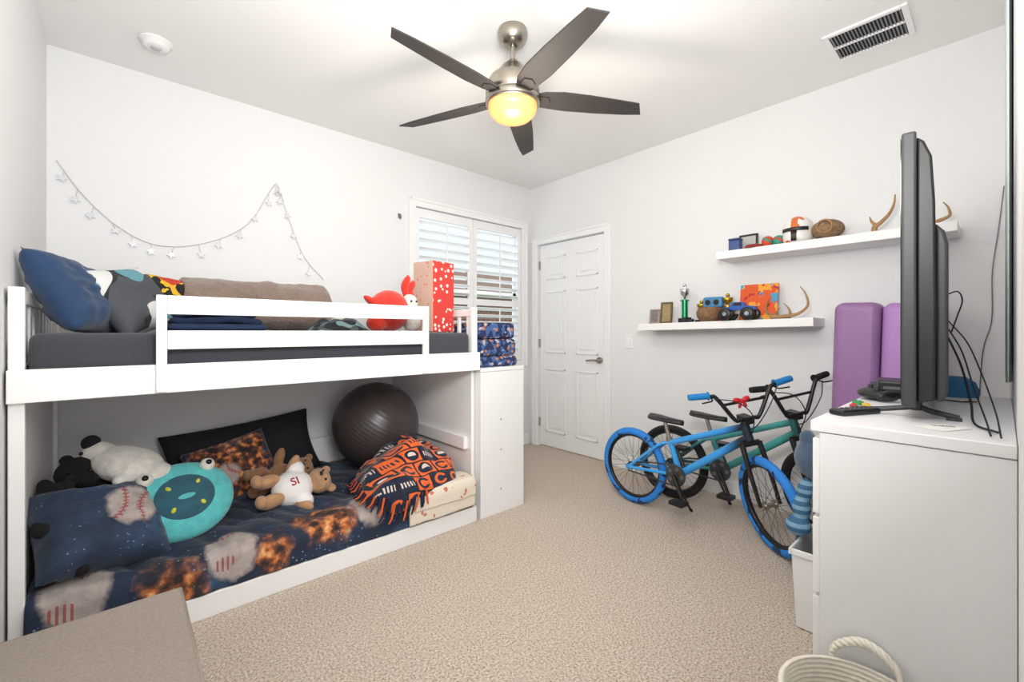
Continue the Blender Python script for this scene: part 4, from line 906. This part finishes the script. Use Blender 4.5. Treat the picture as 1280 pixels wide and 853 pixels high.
m_slpl = fur('slate_blue_plush', C(70, 92, 116), 0.8)
r = root('plush_toy', (2.20, 0.475, 0.03), 'slate blue plush toy with striped arms sticking out of the bin', 'plush toy')
body([((0, 0, 0.24), (0.09, 0.07, 0.22)), ((-0.02, 0.055, 0.64), (0.085, 0.075, 0.09)), ((0, 0.01, 0.48), (0.07, 0.065, 0.14)), ((-0.05, 0.075, 0.725), (0.03, 0.03, 0.035))], m_slpl, r)
body([((-0.02, 0.085, 0.50), (0.04, 0.035, 0.055), (0.3, 0, 0)), ((-0.03, 0.10, 0.42), (0.042, 0.036, 0.055)), ((-0.04, 0.11, 0.345), (0.06, 0.05, 0.04), (0, 0, 0.3))], m_blpl, r, 'arm')

# ------------------------------------------------------------------ rope basket
s = S('white_rope', 0.9); s.col(s.mix(s.noise(60, 2), C(228, 220, 206), C(248, 243, 232))).bump(s.noise(160, 2), 0.5, 0.004); m_rope = s.mat
r = root('rope_basket', (1.232, 0.215, -0.004), 'cream woven rope basket with loop handles on the floor', 'basket', R(-84))
prof = []
for i in range(241):
    z = 0.006+i/240*0.364; base = 0.130+0.024*min(1, z/0.3); prof.append((base+0.0025*abs(math.sin(i*pi/8)), z))
inn = [(p[0]-0.010, p[1]) for p in prof[::-1]]
B().lathe(prof+inn+[(0, 0.012), (0, 0.004)], 48).obj('body', m_rope, parent=r)
for sy in (-1, 1):
    b = B()
    for ph in (0, 2*pi/3, 4*pi/3):
        ctr = cat([(-0.07, sy*0.142, 0.34), (-0.058, sy*0.15, 0.395), (0, sy*0.148, 0.43), (0.058, sy*0.15, 0.395), (0.07, sy*0.142, 0.34)], 14)
        b.tube([p+Vector((0, 0.006*math.cos(i*0.7+ph), 0.006*math.sin(i*0.7+ph))) for i, p in enumerate(ctr)], 0.006, 8)
    b.obj('handle', m_rope, parent=r)

# ------------------------------------------------------------------ lights
w = bpy.data.worlds.new('World'); sc.world = w; w.use_nodes = True
bg = w.node_tree.nodes['Background']; bg.inputs[0].default_value = (0.80, 0.90, 1.0, 1); bg.inputs[1].default_value = 1.15
def area(name, loc, target, sx, sy, e, c=(1, 1, 1)):
    l = bpy.data.lights.new(name, 'AREA'); l.shape = 'RECTANGLE'; l.size = sx; l.size_y = sy; l.energy = e; l.color = c
    o = bpy.data.objects.new(name, l); COL.objects.link(o); o.location = loc
    o.rotation_euler = (Vector(target)-Vector(loc)).to_track_quat('-Z', 'Y').to_euler(); return o
area('bounce_fill', (0.35, 0.28, 1.75), (1.75, 1.95, 2.95), 0.6, 0.6, 50, (1.0, 0.985, 0.96))  # fill lamp added out of view to brighten ceiling and walls
area('alcove_fill', (0.35, -1.1, 1.5), (1.7, 2.2, 1.3), 1.1, 1.8, 27, (1.0, 0.99, 0.975))  # added soft fill panel in the unseen alcove, no real fixture there
area('window_daylight', (2.8, YN+1.6, 3.9), (2.2, 1.7, 0.6), 1.8, 1.4, 160, (0.94, 0.97, 1.0))
l = bpy.data.lights.new('fan_bulb', 'POINT'); l.energy = 17; l.shadow_soft_size = 0.12; l.color = (1.0, 0.90, 0.76)
o = bpy.data.objects.new('fan_bulb', l); COL.objects.link(o); o.location = (1.495, 1.67, 2.02)

# ------------------------------------------------------------------ camera
cam = bpy.data.cameras.new('camera'); co = bpy.data.objects.new('camera', cam); COL.objects.link(co)
co.location = (0, 0, 1.2); co.rotation_euler = (R(90), 0, -math.atan2(0.6659, 0.7461))
cam.sensor_width = 36; cam.lens = 549/1280*36; cam.shift_y = -0.009; cam.clip_start = 0.01
sc.camera = co
try: sc.view_settings.view_transform = 'Standard'
except Exception: pass
